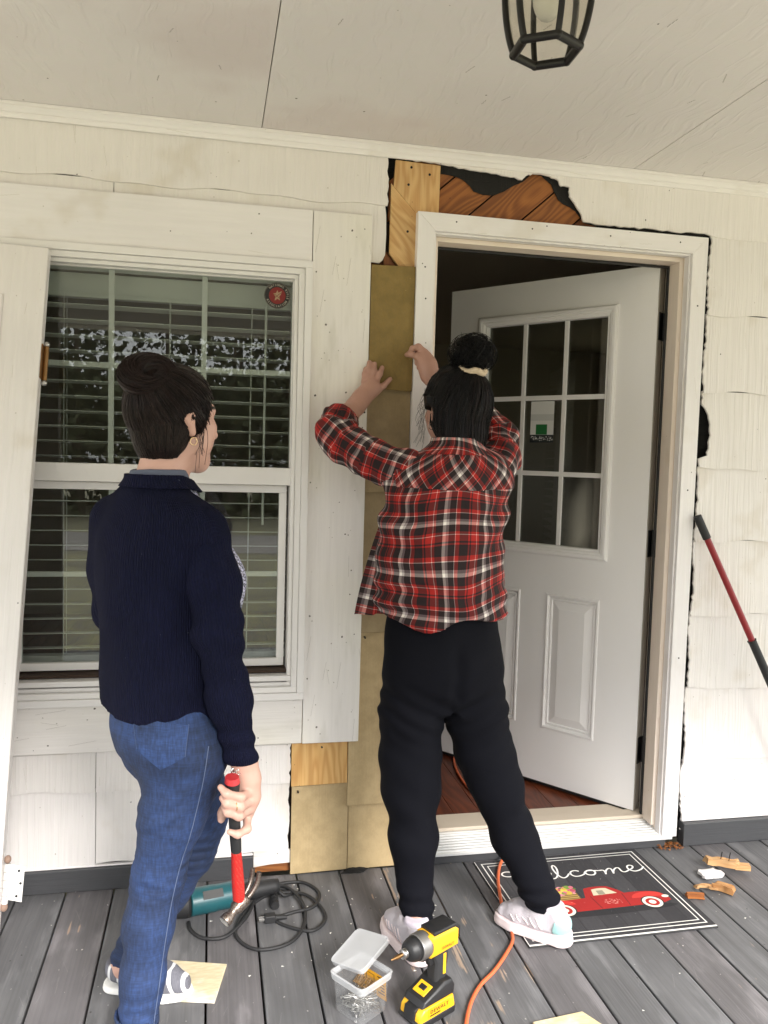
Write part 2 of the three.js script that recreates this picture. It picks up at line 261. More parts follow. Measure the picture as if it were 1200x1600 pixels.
// one cement shingle: wavy lower edge, ragged cut edges, lapped so that its lower edge stands proud
function shingle(x0, x1, y0, y1, o = {}) {
  const pts = [], s = o.seed ?? rnd() * 100, n = Math.max(4, Math.round((x1 - x0) / 0.02));
  const wave = (x) => y0 + 0.0045 * Math.sin(x * 13 + s) + 0.003 * Math.sin(x * 29 + s * 2) + (o.straight ? -0.002 : 0);
  for (let i = 0; i <= n; i++) { const x = mix(x0, x1, i / n); pts.push([x, wave(x)]); }
  if (o.right) for (let y = y0 + 0.015; y < y1 - 0.005; y += 0.012) pts.push([x1 + rr(-0.004, 0.003), y]);
  pts.push([x1, y1], [x0, y1]);
  if (o.left) for (let y = y1 - 0.012; y > y0 + 0.008; y -= 0.012) pts.push([x0 + (o.leftFn ? o.leftFn(y) : 0) + rr(-0.004, 0.004), y]);
  const g = poly(o.pts ?? pts, -0.008, 0, 0, 'y'), p = g.attributes.position;
  for (let i = 0; i < p.count; i++) p.setZ(i, p.getZ(i) + 0.009 * (1 - clamp((p.getY(i) - y0) / (y1 - y0), 0, 1)) - 0.002 + (o.z ?? 0));
  g.computeVertexNormals(); part('shingle', g, M.siding[Math.floor(rnd() * 3)], wall); return g;
}
const courses = [2.187, 1.918, 1.648, 1.38, 1.116, 0.847, 0.578, 0.308, 0.058];
{ // right of the door
  const holeFn = (y) => (y > 1.423 && y < 1.602 ? 0.034 * Math.sqrt(Math.max(0, 1 - ((y - 1.5) / 0.1) ** 2)) + 0.003 : 0.004 * Math.sin(y * 21));
  for (let i = 0; i < courses.length - 1; i++) {
    const a = courses[i + 1], b = courses[i] + 0.004, off = i % 2 ? 0.3 : 0; let x = 1.696;
    for (const e of [2.27 + off, 2.88 + off, 3.49 + off, 4.1]) { shingle(x, Math.min(e, 4.1) - 0.001, a, b, { left: x < 1.7, leftFn: holeFn }); x = e + 0.001; if (x >= 4.1) break; }
  }
  // top course with the ragged hole
  const cut = [[0.538, 2.343], [0.594, 2.34], [0.662, 2.339], [0.714, 2.336], [0.789, 2.331], [0.865, 2.327], [0.936, 2.32], [0.99, 2.314], [1.007, 2.331], [1.031, 2.337], [1.079, 2.335], [1.11, 2.327], [1.129, 2.306], [1.157, 2.306], [1.158, 2.276], [1.178, 2.255], [1.194, 2.234], [1.213, 2.197]], rag = [];
  cut.forEach(([x, y], i) => { rag.push([x, y]); const n = cut[i + 1]; if (n) for (const t of [0.25, 0.5, 0.75]) rag.push([mix(x, n[0], t) + rr(-0.002, 0.002), mix(y, n[1], t) + rr(-0.003, 0.003)]); });
  for (let x = 1.24; x < 1.69; x += 0.018) rag.push([x, 2.193 + rr(-0.003, 0.003)]);
  rag.push([1.694, 2.19]);
  for (let x = 1.72; x < 1.98; x += 0.02) rag.push([x, 2.187 + 0.004 * Math.sin(x * 13)]);
  rag.push([1.98, 2.186], [1.98, 2.37], [0.538, 2.37]);
  const g = poly(rag, -0.008, 0, 0, 'y'); g.translate(0, 0, 0.0035); part('shingle', g, M.siding[0], wall, 'top shingle broken open in a ragged hole above the door');
  shingle(1.982, 2.6, 2.187, 2.37); shingle(2.602, 3.2, 2.187, 2.37); shingle(3.202, 4.1, 2.187, 2.37);
  // over the window
  for (const [a, b] of [[-3.4, -2.2], [-2.198, -1.0], [-0.998, 0.536]]) shingle(a, b, 2.187, 2.37, { right: b > 0.5 });
  const q = poly([[-0.3, 2.1], [0.46, 2.1], [0.46, 2.012], [0.516, 2.008], [0.526, 2.018], [0.534, 2.035], [0.536, 2.1], [0.534, 2.16], [0.53, 2.192], [-0.3, 2.192]], -0.01, -0.002, 0, 'y'); part('shingle', q, M.siding[1], wall);
  shingle(-3.4, -0.302, 2.1, 2.192, { z: -0.001 });
  // below and beside the window
  shingle(-0.99, -0.345, 0.316, 0.56, { seed: 2 }); shingle(-0.343, 0.2625, 0.316, 0.56, { seed: 2, right: true });
  shingle(-0.62, -0.345, 0.062, 0.32, { seed: 5 }); shingle(-0.99, -0.622, 0.062, 0.32, { seed: 5 }); shingle(-0.343, 0.262, 0.08, 0.32, { seed: 5, right: true });
  for (const y of [0, 1, 2, 3, 4, 5, 6]) { const a = courses[y + 1], b = courses[y] + 0.004; if (a < 2.1) { shingle(-3.4, -1.9, a, b); shingle(-1.898, -0.83, a, b); } }
  part('shingle', [bx(-3.4, -0.99, 0.06, 0.31, -0.009, 0.001, 0)], M.siding[2], wall);
  const fl = poly([[0.149, 0.083], [0.276, 0.083], [0.276, 0.05], [0.268, 0.038], [0.205, 0.036], [0.15, 0.03]], -0.006, 0.002, 0, 'x'); part('flashing_strip', fl, M.worn, wall, 'chipped grey strip with a rusty hole at the foot of the wall');
  part('bare_sill', bx(0.15, 0.272, 0.004, 0.06, -0.038, -0.012, 0.001, 'x'), M.brown, wall);
}
{ // sheathing planks laid open above the door
  const cl = (pts) => clipRect(pts, 0.545, 1.69, 2.15, 2.372), d = [0.745, 0.667], n = [-0.667, 0.745];
  for (let k = -1; k < 5; k++) {
    const ox = 0.713 + k * 0.1845, oy = 2.261 - k * 0.028 * 0, P = (t, s) => [ox + d[0] * t + n[0] * s, 2.261 - k * 0.066 * 0 + d[1] * t + n[1] * s - 0.0, 0];
    const w = 0.1845 * 0.667 - 0.004, q = cl([P(-0.6, -w), P(0.9, -w), P(0.9, -0.001), P(-0.6, -0.001)].map((a) => a.slice(0, 2)));
    if (q.length > 2) { const g = poly(q, -0.037, -0.018, 0.001); const p = g.attributes.position, uv = g.attributes.uv; for (let i = 0; i < p.count; i++) { uv.setXY(i, p.getX(i) * n[0] + p.getY(i) * n[1] + k * 0.31, p.getX(i) * d[0] + p.getY(i) * d[1] + k * 0.7); } part('sheathing_plank', g, k === 3 || k === 4 ? M.brown2 : M.brown, wall, 'dark brown diagonal sheathing plank'); }
  }
  const felt = [[0.71, 2.312], [0.74, 2.311], [0.767, 2.306], [0.79, 2.3], [0.814, 2.283], [0.827, 2.266], [0.86, 2.258], [0.898, 2.26], [0.915, 2.268], [0.933, 2.276], [0.965, 2.297], [0.998, 2.313], [1.03, 2.342], [1.062, 2.339], [1.098, 2.313], [1.11, 2.29], [1.125, 2.266], [1.145, 2.253], [1.166, 2.247], [1.19, 2.235], [1.222, 2.2], [1.27, 2.19], [1.3, 2.372], [0.71, 2.372]];
  const fg = poly(felt, -0.0165, -0.0145, 0, 'y'); { const p = fg.attributes.position; for (let i = 0; i < p.count; i++) p.setZ(i, p.getZ(i) + 0.003 * n3(p.getX(i) * 30, p.getY(i) * 30, 3)); fg.computeVertexNormals(); } part('torn_tar_paper', fg, M.felt, wall);
  part('felt_strip', bx(1.27, 1.7, 2.16, 2.37, -0.017, -0.0145, 0), M.felt, wall);
  part('new_plank', poly([[0.561, 2.336], [0.709, 2.332], [0.707, 2.15], [0.655, 2.15], [0.556, 2.252]], -0.0135, 0.001, 0.001), M.pine, wall, 'pale new pine plank over the door corner');
  const g2 = poly([[0.548, 2.262], [0.66, 2.144], [0.66, 1.99], [0.59, 1.99], [0.548, 2.042]], -0.0135, -0.001, 0.001); { const p = g2.attributes.position, uv = g2.attributes.uv; for (let i = 0; i < p.count; i++) uv.setXY(i, (p.getX(i) + p.getY(i)) * 0.7, (p.getX(i) - p.getY(i)) * 0.7); } part('new_plank', g2, M.pine, wall, 'pale new pine plank cut on the slant');
  const g3 = poly([[0.53, 2.05], [0.585, 1.985], [0.53, 1.985]], -0.0135, -0.004, 0.001); part('new_plank', g3, M.brown2, wall);
  for (const [x, y, z] of [[0.612, 2.317, 0.001], [0.604, 2.262, 0.001], [0.606, 2.115, -0.001], [0.673, 2.3, 0.001]]) part('nail_head', rod([x, y, z - 0.002], [x, y, z + 0.0012], 0.004), M.hinge, wall);
  part('backing_board', bx(0.478, 0.63, 0.002, 2.05, -0.04, -0.02, 0), M.brown2, wall);
}
{ // bare hardboard shingles between the window casing and the door; they lap from above
  const S = [[0.4855, 0.6305, 1.27, 1.63, 1, 0.003], [0.4855, 0.6305, 0.806, 1.3, 1, 0.001], [0.4855, 0.6305, 0.556, 0.83, 2, -0.001], [0.4535, 0.6305, 0.226, 0.58, 2, 0.008, 0], [0.46, 0.6305, 0.003, 0.25, 2, 0.0], [0.266, 0.4515, 0.302, 0.46, 0, 0.008], [0.27, 0.458, 0.003, 0.32, 2, 0.003]];
  for (const [a, b, c, d, m, z] of S) {
    const g = poly([[a + rr(-0.001, 0.001), c], [b, c + rr(0, 0.004)], [b, d], [a, d]], -0.007, 0, 0.0008); const p = g.attributes.position; for (let i = 0; i < p.count; i++) p.setZ(i, p.getZ(i) + z + 0.011 * (1 - (p.getY(i) - c) / (d - c)));
    part('bare_shingle', g, m === 0 ? std({ map: pineTex, color: lin(1, 0.95, 0.8), roughness: 0.75 }) : M.gold[m], wall, 'unpainted tan hardboard shingle');
  }
}
for (const [x, y] of [[0.365, 0.428], [0.44, 0.34], [0.6, 0.545], [0.5, 0.79], [0.61, 0.24], [0.29, 0.28]]) part('nail_head', rod([x, y, 0.0], [x, y, 0.016], 0.003), M.hinge, wall);
{ // crown moulding, skirting
  const prof = [[0, 2.338], [0.006, 2.338], [0.009, 2.345], [0.0095, 2.352], [0.013, 2.353], [0.017, 2.36], [0.023, 2.366], [0.028, 2.3685], [0.028, 2.377], [0, 2.377]];
  const s = new THREE.Shape(prof.map(([z, y]) => new THREE.Vector2(z, y))); const g = new THREE.ExtrudeGeometry(s, { depth: 7.5, bevelEnabled: false }); g.rotateY(Math.PI / 2); g.scale(1, 1, -1);
  const q = g.index ? g.toNonIndexed() : g, ix = q.attributes.position; for (let i = 0; i < ix.count; i += 3) { for (const k of ['position', 'uv']) { const a = q.attributes[k], n = a.itemSize; for (let c = 0; c < n; c++) { const t = a.array[(i + 1) * n + c]; a.array[(i + 1) * n + c] = a.array[(i + 2) * n + c]; a.array[(i + 2) * n + c] = t; } } }
  q.translate(-3.4, 0, 0.0035); q.computeVertexNormals(); part('crown_moulding', boxUV(q, 'x'), M.trim, wall);
  part('skirting_board', bx(-2.6, 0.147, 0.0015, 0.073, -0.01, 0.018, 0.003, 'x'), M.greyPaint, wall, 'dark grey skirting board below the window');
  part('skirting_board', bx(1.697, 4.0, 0.0015, 0.085, -0.01, 0.03, 0.003, 'x'), M.greyPaint, wall, 'dark grey skirting board right of the door');
  const t = M.trim; part('caulk_lip', bx(1.7, 4, 0.0855, 0.094, -0.006, 0.012, 0.003, 'x'), t, wall); part('caulk_lip', bx(-1.0, 0.147, 0.0735, 0.079, -0.006, 0.009, 0.002, 'x'), t, wall);
}
// ---------------------------------------------------------------- window with its casing
const win = thing('sash_window', 'white double hung window with divided panes behind the woman in navy', 'window');
{
  const W = M.worn, z = 0.022;
  part('casing_board', bx(0.2985, 0.4845, 0.445, 2.149, -0.001, z, 0.002, 'y'), W, win, 'scuffed white casing board beside the bare shingles');
  part('casing_board', bx(-0.86, 0.2965, 1.992, 2.149, -0.001, z, 0.002, 'x'), M.trim, win); part('casing_board', bx(-0.86, 0.2965, 0.447, 0.594, -0.001, z, 0.002, 'x'), W, win); part('casing_board', bx(-0.86, -0.652, 0.596, 1.99, -0.001, z, 0.002, 'y'), W, win);
  const fr = (x0, x1, y0, y1, t, a, b, m, n) => [[x0, x1, y1 - t, y1], [x0, x1, y0, y0 + t], [x0, x0 + t, y0 + t, y1 - t], [x1 - t, x1, y0 + t, y1 - t]].forEach(([p, q, r, s]) => part(n, bx(p, q, r, s, a, b, 0.0018), m, win));
  fr(-0.65, 0.298, 0.596, 1.99, 0.022, -0.1, 0.036, M.vinyl, 'window_frame'); fr(-0.6275, 0.2755, 0.6185, 1.9675, 0.018, -0.1, 0.026, M.vinyl, 'window_frame'); fr(-0.609, 0.257, 0.637, 1.949, 0.012, -0.1, 0.012, M.vinyl, 'window_frame');
  part('window_sill', bx(-0.609, 0.257, 0.655, 0.672, -0.06, 0.02, 0.002), M.vinyl, win); part('sill_track', bx(-0.597, 0.245, 0.674, 0.684, -0.06, -0.012, 0.001), M.core, win);
  const us = fr;
  fr(-0.604, 0.257, 1.288, 1.949, 0.0145, -0.05, -0.02, M.vinyl, 'upper_sash'); part('meeting_rail', bx(-0.597, 0.262, 1.286, 1.342, -0.05, -0.006, 0.003, 'x'), M.vinyl, win);
  fr(-0.597, 0.238, 0.69, 1.284, 0.024, -0.075, -0.045, M.vinyl, 'lower_sash');
  part('pane', bx(-0.592, 0.245, 1.338, 1.937, -0.037, -0.033, 0), M.pane, win); part('pane', bx(-0.575, 0.216, 0.712, 1.262, -0.062, -0.058, 0), M.pane, win);
  for (const x of [-0.31, -0.031]) { part('muntin', bx(x - 0.0085, x + 0.0085, 1.342, 1.934, -0.045, -0.0385, 0.001), M.vinyl, win); part('muntin', bx(x - 0.0085, x + 0.0085, 0.714, 1.26, -0.0715, -0.064, 0.001), M.vinyl, win); }
  part('muntin', bx(-0.589, 0.242, 1.636, 1.653, -0.0452, -0.038, 0.001), M.vinyl, win); part('muntin', bx(-0.573, 0.214, 0.984, 1.0, -0.0718, -0.0637, 0.001), M.vinyl, win);
}
{
  const b = thing('window_blind', 'white slatted blind hanging inside the window', 'blind');
  part('valance', bx(-0.6, 0.25, 1.86, 1.935, -0.155, -0.12, 0.003), M.blind, b);
  for (let y = 1.835; y > 0.74; y -= 0.0475) { const g = bx(-0.6, 0.25, -0.0014, 0.0014, -0.025, 0.025, 0.001, 'x'); g.rotateX(-0.1 + rr(-0.015, 0.015)); g.translate(0, y, -0.14); part('slat', g, M.blind, b); }
  part('bottom_rail', bx(-0.6, 0.25, 0.7, 0.72, -0.16, -0.12, 0.003), M.blind, b);
  for (const x of [-0.46, -0.14, 0.12]) for (const z of [-0.113, -0.167]) part('ladder_cord', rod([x, 0.715, z], [x, 1.87, z], 0.0012, 0.0012, 6), M.blind, b);
  part('tilt_wand', rod([0.165, 1.15, -0.11], [0.165, 1.87, -0.112], 0.004, 0.004, 8), M.blind, b);
}
// ---------------------------------------------------------------- door frame and open door
function rectLoft(x0, x1, y0, y1, rings, cap = true) {    // nested rectangles, each [inset, height]
  const pos = [], idx = [], P = [];
  for (const [i, z] of rings) P.push([[x0 + i, y0 + i, z], [x1 - i, y0 + i, z], [x1 - i, y1 - i, z], [x0 + i, y1 - i, z]]);
  const tri = (a, b, c) => pos.push(...a, ...b, ...c);
  for (let k = 0; k + 1 < P.length; k++) for (let e = 0; e < 4; e++) { const a = P[k][e], b = P[k][(e + 1) % 4], c = P[k + 1][(e + 1) % 4], d = P[k + 1][e]; tri(a, b, c); tri(a, c, d); }
  if (cap) { const q = P[P.length - 1]; tri(q[0], q[1], q[2]); tri(q[0], q[2], q[3]); }
  const g = new THREE.BufferGeometry(); g.setAttribute('position', new THREE.Float32BufferAttribute(pos, 3)); g.computeVertexNormals(); return boxUV(g);
}
const dframe = thing('door_frame', 'white entry door frame with mitred trim and ribbed metal sill', 'door frame');
{
  const T = M.trim, J = M.jamb, a = 0.6325, b = 1.6675, i0 = 0.69, i1 = 1.61, yb = 0.042, t = 2.174, ti = 2.1165;
  const L = [[a, yb], [i0, yb], [i0, ti], [a, t]], R = [[i1, yb], [b, yb], [b, t], [i1, ti]], H = [[a, t + 0.0], [i0, ti], [i1, ti], [b, t]];
  part('brickmould', poly(L, -0.012, 0.031, 0.0012), T, dframe); part('brickmould', poly(R, -0.012, 0.031, 0.0012), T, dframe); part('brickmould', poly(H, -0.012, 0.031, 0.0012, 'x'), T, dframe);
  part('mould_bead', [bx(i0, i0 + 0.007, yb, ti - 0.007, -0.01, 0.02, 0.002), bx(i1 - 0.007, i1, yb, ti - 0.007, -0.01, 0.02, 0.002), bx(i0, i1, ti - 0.007, ti, -0.01, 0.02, 0.002)], T, dframe);
  const jl = [[0.672, 0.696], [1.604, 1.628]];
  for (const [p, q] of jl) part('jamb', bx(p, q, 0.05, 2.116, -0.128, -0.0105, 0.001), J, dframe);
  part('head_jamb', bx(0.672, 1.628, 2.1105, 2.135, -0.128, -0.0125, 0.001), J, dframe);
  part('door_stop', bx(0.6965, 0.712, 0.07, 2.1, -0.076, -0.012, 0.0015), J, dframe); part('door_stop', bx(1.588, 1.6035, 0.07, 2.1, -0.076, -0.012, 0.0015), J, dframe); part('door_stop', bx(0.6965, 1.6035, 2.0955, 2.11, -0.076, -0.014, 0.0015), J, dframe);
  part('weatherstrip', [bx(0.7125, 0.72, 0.08, 2.09, -0.084, -0.074, 0.002), bx(1.58, 1.5875, 0.08, 2.09, -0.084, -0.074, 0.002), bx(0.713, 1.587, 2.086, 2.095, -0.084, -0.074, 0.002)], M.black, dframe);
  // ribbed aluminium sill, wooden cap
  const pr = [[-0.13, 0.036], [-0.13, 0.07], [-0.062, 0.07]]; for (let k = 0; k < 7; k++) { const z = -0.06 + k * 0.0132, y = 0.068 - k * 0.0029; pr.push([z, y], [z + 0.006, y - 0.0006], [z + 0.0066, y - 0.0048], [z + 0.0124, y - 0.0058]); } pr.push([0.034, 0.0455], [0.037, 0.043], [0.037, 0.036]);
  const s = new THREE.Shape(pr.map(([z, y]) => new THREE.Vector2(-z, y))), g = new THREE.ExtrudeGeometry(s, { depth: 0.995, bevelEnabled: false }); g.rotateY(Math.PI / 2); g.translate(0.652, 0, 0); part('sill', boxUV(g, 'x'), M.alum, dframe, 'ribbed aluminium door sill');
  part('threshold_cap', bx(0.69, 1.61, 0.0705, 0.084, -0.125, -0.068, 0.004, 'x'), M.tan, dframe); part('inner_strip', bx(0.66, 1.64, 0.066, 0.078, -0.19, -0.13, 0.002, 'x'), M.tan, dframe);
  part('riser_board', bx(0.652, 1.63, 0.0015, 0.035, -0.03, 0.02, 0.002, 'x'), M.greyPaint, dframe, 'grey painted board under the sill');
  for (const y of [1.94, 1.3, 0.7]) part('nail_head', rod([1.638, y, 0.0305], [1.638, y, 0.0316], 0.0028), M.hinge, dframe);
  for (const x of [0.76, 1.02, 1.3, 1.56]) part('nail_head', rod([x, 2.15, 0.0305], [x, 2.15, 0.0316], 0.0026), M.hinge, dframe);
  for (const [x, y] of [[0.66, 2.0], [0.665, 1.9]]) part('nail_head', rod([x, y, 0.0305], [x, y, 0.0316], 0.0026), M.hinge, dframe);
}
const door = thing('front_door', 'white half glass entry door swung inward on black hinges', 'door', [1.605, 0, -0.128], -52 * Math.PI / 180);
{
  const X = (u) => -0.005 - u, zf = 0.048, D = M.doorPaint;
  const sh = new THREE.Shape([[X(0), 0.086], [X(0.914), 0.086], [X(0.914), 2.105], [X(0), 2.105]].map((p) => new THREE.Vector2(...p)));
  const holes = [[0.166, 0.749, 1.031, 1.962], [0.17, 0.4, 0.31, 0.862], [0.518, 0.746, 0.31, 0.862]];
  for (const [a, b, c, d] of holes) sh.holes.push(new THREE.Path([[X(a), c], [X(b), c], [X(b), d], [X(a), d]].map((p) => new THREE.Vector2(...p))));
  const g = new THREE.ExtrudeGeometry(sh, { depth: 0.043, bevelEnabled: true, bevelThickness: 0.001, bevelSize: 0.001, bevelOffset: -0.001, bevelSegments: 1 }); g.translate(0, 0, 0.004); part('slab', boxUV(g), D, door);
  for (const [a, b, c, d] of holes.slice(1)) { const p = part('panel', rectLoft(X(b), X(a), c, d, [[0, zf - 0.012], [0.0005, zf], [0.003, zf + 0.004], [0.009, zf + 0.005], [0.013, zf + 0.001], [0.015, zf - 0.005], [0.02, zf - 0.006], [0.024, zf - 0.002], [0.028, zf - 0.008], [0.06, zf + 0.001]]), D, door); part('panel_back', bx(X(b) + 0.001, X(a) - 0.001, c + 0.001, d - 0.001, 0.006, 0.02, 0), D, p); }
  const lf = part('glass_frame', [rectLoft(X(0.768), X(0.147), 1.013, 1.98, [[0, zf], [0.002, zf + 0.008], [0.008, zf + 0.013], [0.018, zf + 0.013], [0.022, zf + 0.009], [0.027, zf + 0.009], [0.034, zf + 0.003], [0.041, zf + 0.002], [0.042, zf - 0.025]], false)], D, door);
  part('pane', bx(X(0.75), X(0.166), 1.032, 1.961, 0.024, 0.028, 0), M.pane, door);
  for (const u of [0.365, 0.55]) part('muntin', bx(X(u) - 0.009, X(u) + 0.009, 1.055, 1.938, 0.0285, 0.038, 0.002), D, door);
  for (const y of [1.338, 1.64]) part('muntin', bx(X(0.727), X(0.188), y - 0.0095, y + 0.0095, 0.0284, 0.0376, 0.002), D, door);
  part('edge_stile', bx(X(0) + 0.0003, X(0) + 0.0035, 0.087, 2.104, 0.0055, 0.0455, 0.0005), M.edge, door, 'bare hinge edge of the door');
  part('door_sweep', bx(X(0.912), X(0.002), 0.074, 0.0855, 0.008, 0.044, 0.002), M.black, door);
  for (const y of [1.887, 1.095, 0.315]) { const h = part('hinge', rod([0.001, y - 0.05, 0.001], [0.001, y + 0.05, 0.001], 0.009), M.hinge, door); part('leaf', bx(-0.0012, 0.0015, y - 0.05, y + 0.05, 0.004, 0.043, 0.0006), M.hinge, h); }
  part('door_knob', (() => { const k = new THREE.LatheGeometry([[0, 0], [0.03, 0], [0.031, 0.004], [0.012, 0.01], [0.012, 0.03], [0.026, 0.04], [0.03, 0.052], [0.024, 0.064], [0, 0.068]].map((p) => new THREE.Vector2(...p)), 24); k.rotateX(Math.PI / 2); k.translate(X(0.85), 0.98, zf); return k; })(), M.brass, door);
}
for (const y of [1.887, 1.095, 0.315]) part('hinge_leaf', bx(1.6015, 1.6036, y - 0.05, y + 0.05, -0.124, -0.082, 0.0006), M.hinge, dframe);
{ // paper notice on the glass
  const c = document.createElement('canvas'); c.width = 256; c.height = 384; const x = c.getContext('2d'); x.fillStyle = '#d7d8d4'; x.fillRect(0, 0, 256, 384); x.fillStyle = '#c3c5c2'; x.fillRect(0, 120, 256, 60); x.fillStyle = '#1f6a35'; x.fillRect(62, 215, 124, 95); x.fillStyle = '#23282a'; x.fillRect(0, 312, 256, 72); x.fillStyle = '#e4e4e0'; for (let i = 0; i < 60; i++) x.fillRect(8 + rnd() * 236, 322 + rnd() * 40, 3 + rnd() * 10, 3 + rnd() * 5);
  const t = new THREE.CanvasTexture(c); t.colorSpace = THREE.SRGBColorSpace; const g = new THREE.PlaneGeometry(0.105, 0.165); g.translate(-0.005 - 0.462, 1.545, 0.0289); const n = part('notice', g, std({ map: t, roughness: 0.6, side: THREE.DoubleSide }), door, 'small paper notice with a green square');
}
{ // oval mirror on the room's far wall, seen dimly through the door glass
  const o = thing('wall_mirror', 'dim oval mirror on the wall inside the doorway', 'mirror'); const pts = []; for (let i = 0; i < 28; i++) { const a = i / 28 * 6.283; pts.push(V(2.22 + 0.22 * Math.cos(a), 1.42 + 0.36 * Math.sin(a), -4.17)); } part('frame', tube(pts, 0.028, 8, 64, true), std({ color: lin(0.25, 0.2, 0.14), roughness: 0.4 }), o); const d = disc(0.5, 40); d.scale(0.42, 0.7, 1); d.translate(2.22, 1.42, -4.185); part('glass', d, std({ color: lin(0.5, 0.5, 0.5), metalness: 1, roughness: 0.05 }), o);
}
// ---------------------------------------------------------------- the old door leaning on the window
{
  const o = thing('old_door', 'white painted old door leaning against the window', 'door', [-0.535, 0.002, 0.455]); o.rotation.set(-0.197, 0, -0.031, 'XYZ');
  const D = M.oldDoor, H = 2.0;
  const sh = new THREE.Shape([[-0.81, 0], [0, 0], [0, H], [-0.81, H]].map((p) => new THREE.Vector2(...p))), holes = [[-0.7, -0.46, 0.25, 0.82], [-0.35, -0.11, 0.25, 0.82], [-0.7, -0.46, 1.0, 1.85], [-0.35, -0.11, 1.0, 1.85]];
  for (const [a, b, c, d] of holes) sh.holes.push(new THREE.Path([[a, c], [b, c], [b, d], [a, d]].map((p) => new THREE.Vector2(...p))));
  const g = new THREE.ExtrudeGeometry(sh, { depth: 0.036, bevelEnabled: true, bevelThickness: 0.002, bevelSize: 0.002, bevelOffset: -0.002, bevelSegments: 1 }); g.translate(0, 0, -0.038); part('slab', boxUV(g), D, o);
  for (const [a, b, c, d] of holes) part('panel', rectLoft(a, b, c, d, [[0, -0.012], [0, 0.0], [0.004, 0.004], [0.012, 0.003], [0.02, -0.007], [0.026, -0.008], [0.06, -0.002]]), D, o);
  const h = part('hinge', [rod([0.008, 1.615, -0.036], [0.008, 1.715, -0.036], 0.0075), bx(0.0005, 0.003, 1.615, 1.715, -0.036, -0.004, 0.0008)], M.brass, o, 'tarnished brass hinge on the edge of the old door'); part('finial', [new THREE.SphereGeometry(0.009, 12, 8).translate(0.008, 1.722, -0.036), new THREE.SphereGeometry(0.009, 12, 8).translate(0.008, 1.608, -0.036)], M.steel, h);
  const hm = std({ color: lin(0.72, 0.71, 0.68), roughness: 0.5 }), kn = []; for (let k = 0; k < 5; k++) kn.push(rod([0.008, 0.19 + k * 0.0205, -0.03], [0.008, 0.209 + k * 0.0205, -0.03], 0.0078));
  const h2 = part('hinge', kn, hm, o, 'painted white hinge with its loose leaf sticking out'); const lg = poly([[0.013, 0.2], [0.05, 0.192], [0.052, 0.282], [0.016, 0.29]], -0.0315, -0.029, 0.0006); part('leaf', lg, hm, h2); for (const [x, y] of [[0.038, 0.272], [0.044, 0.24], [0.036, 0.208]]) part('screw_hole', rod([x, y, -0.0292], [x, y, -0.0284], 0.0034), M.black, h2);
  part('rusty_pin', [new THREE.SphereGeometry(0.009, 10, 8).scale(1, 1.2, 1).translate(0.008, 0.302, -0.03), new THREE.SphereGeometry(0.01, 10, 8).scale(1, 1.2, 1).translate(0.007, 0.182, -0.03)], std({ color: lin(0.3, 0.2, 0.15), roughness: 0.8 }), h2);
}
// ---------------------------------------------------------------- decal on the window
{
  const S = 512, c = document.createElement('canvas'); c.width = c.height = S; const x = c.getContext('2d'); x.translate(S / 2, S / 2); x.fillStyle = '#1c1c1c'; x.beginPath(); x.arc(0, 0, 252, 0, 7); x.fill(); x.strokeStyle = '#8c8577'; x.lineWidth = 6; x.beginPath(); x.arc(0, 0, 246, 0, 7); x.stroke(); x.fillStyle = '#7e1f1c'; x.beginPath(); x.arc(0, 0, 165, 0, 7); x.fill();
  const ring = (txt, a0, a1, flip) => { x.font = 'bold 58px sans-serif'; x.fillStyle = '#a9a294'; x.textAlign = 'center'; x.textBaseline = 'middle'; [...txt].forEach((ch, i) => { const a = mix(a0, a1, i / (txt.length - 1)); x.save(); x.rotate(a); x.translate(0, flip ? 207 : -207); x.fillText(ch, 0, 0); x.restore(); }); };
  ring('NATIONAL', -0.78, 0.62, false); ring('RIFLE', 0.98, 1.78, false); ring('ASSOCIATION', 1.12, -1.0, true); ring('··', 2.1, 2.2, false);
  x.fillStyle = '#a58a6a'; x.beginPath(); x.moveTo(0, -110); x.lineTo(22, -60); x.lineTo(90, -95); x.lineTo(70, -20); x.lineTo(40, 10); x.lineTo(55, 90); x.lineTo(5, 60); x.lineTo(-50, 100); x.lineTo(-38, 15); x.lineTo(-80, -40); x.lineTo(-25, -50); x.fill(); x.strokeStyle = '#5c1a16'; x.lineWidth = 8; x.beginPath(); x.moveTo(-70, 60); x.lineTo(75, -60); x.moveTo(-60, -30); x.lineTo(60, 60); x.stroke();
  const t = new THREE.CanvasTexture(c); t.colorSpace = THREE.SRGBColorSpace; const g = disc(0.041, 48); g.translate(0.194, 1.889, -0.0322); part('decal', g, std({ map: t, roughness: 0.5, side: THREE.DoubleSide }), win, 'round dark window decal with a red centre');
}
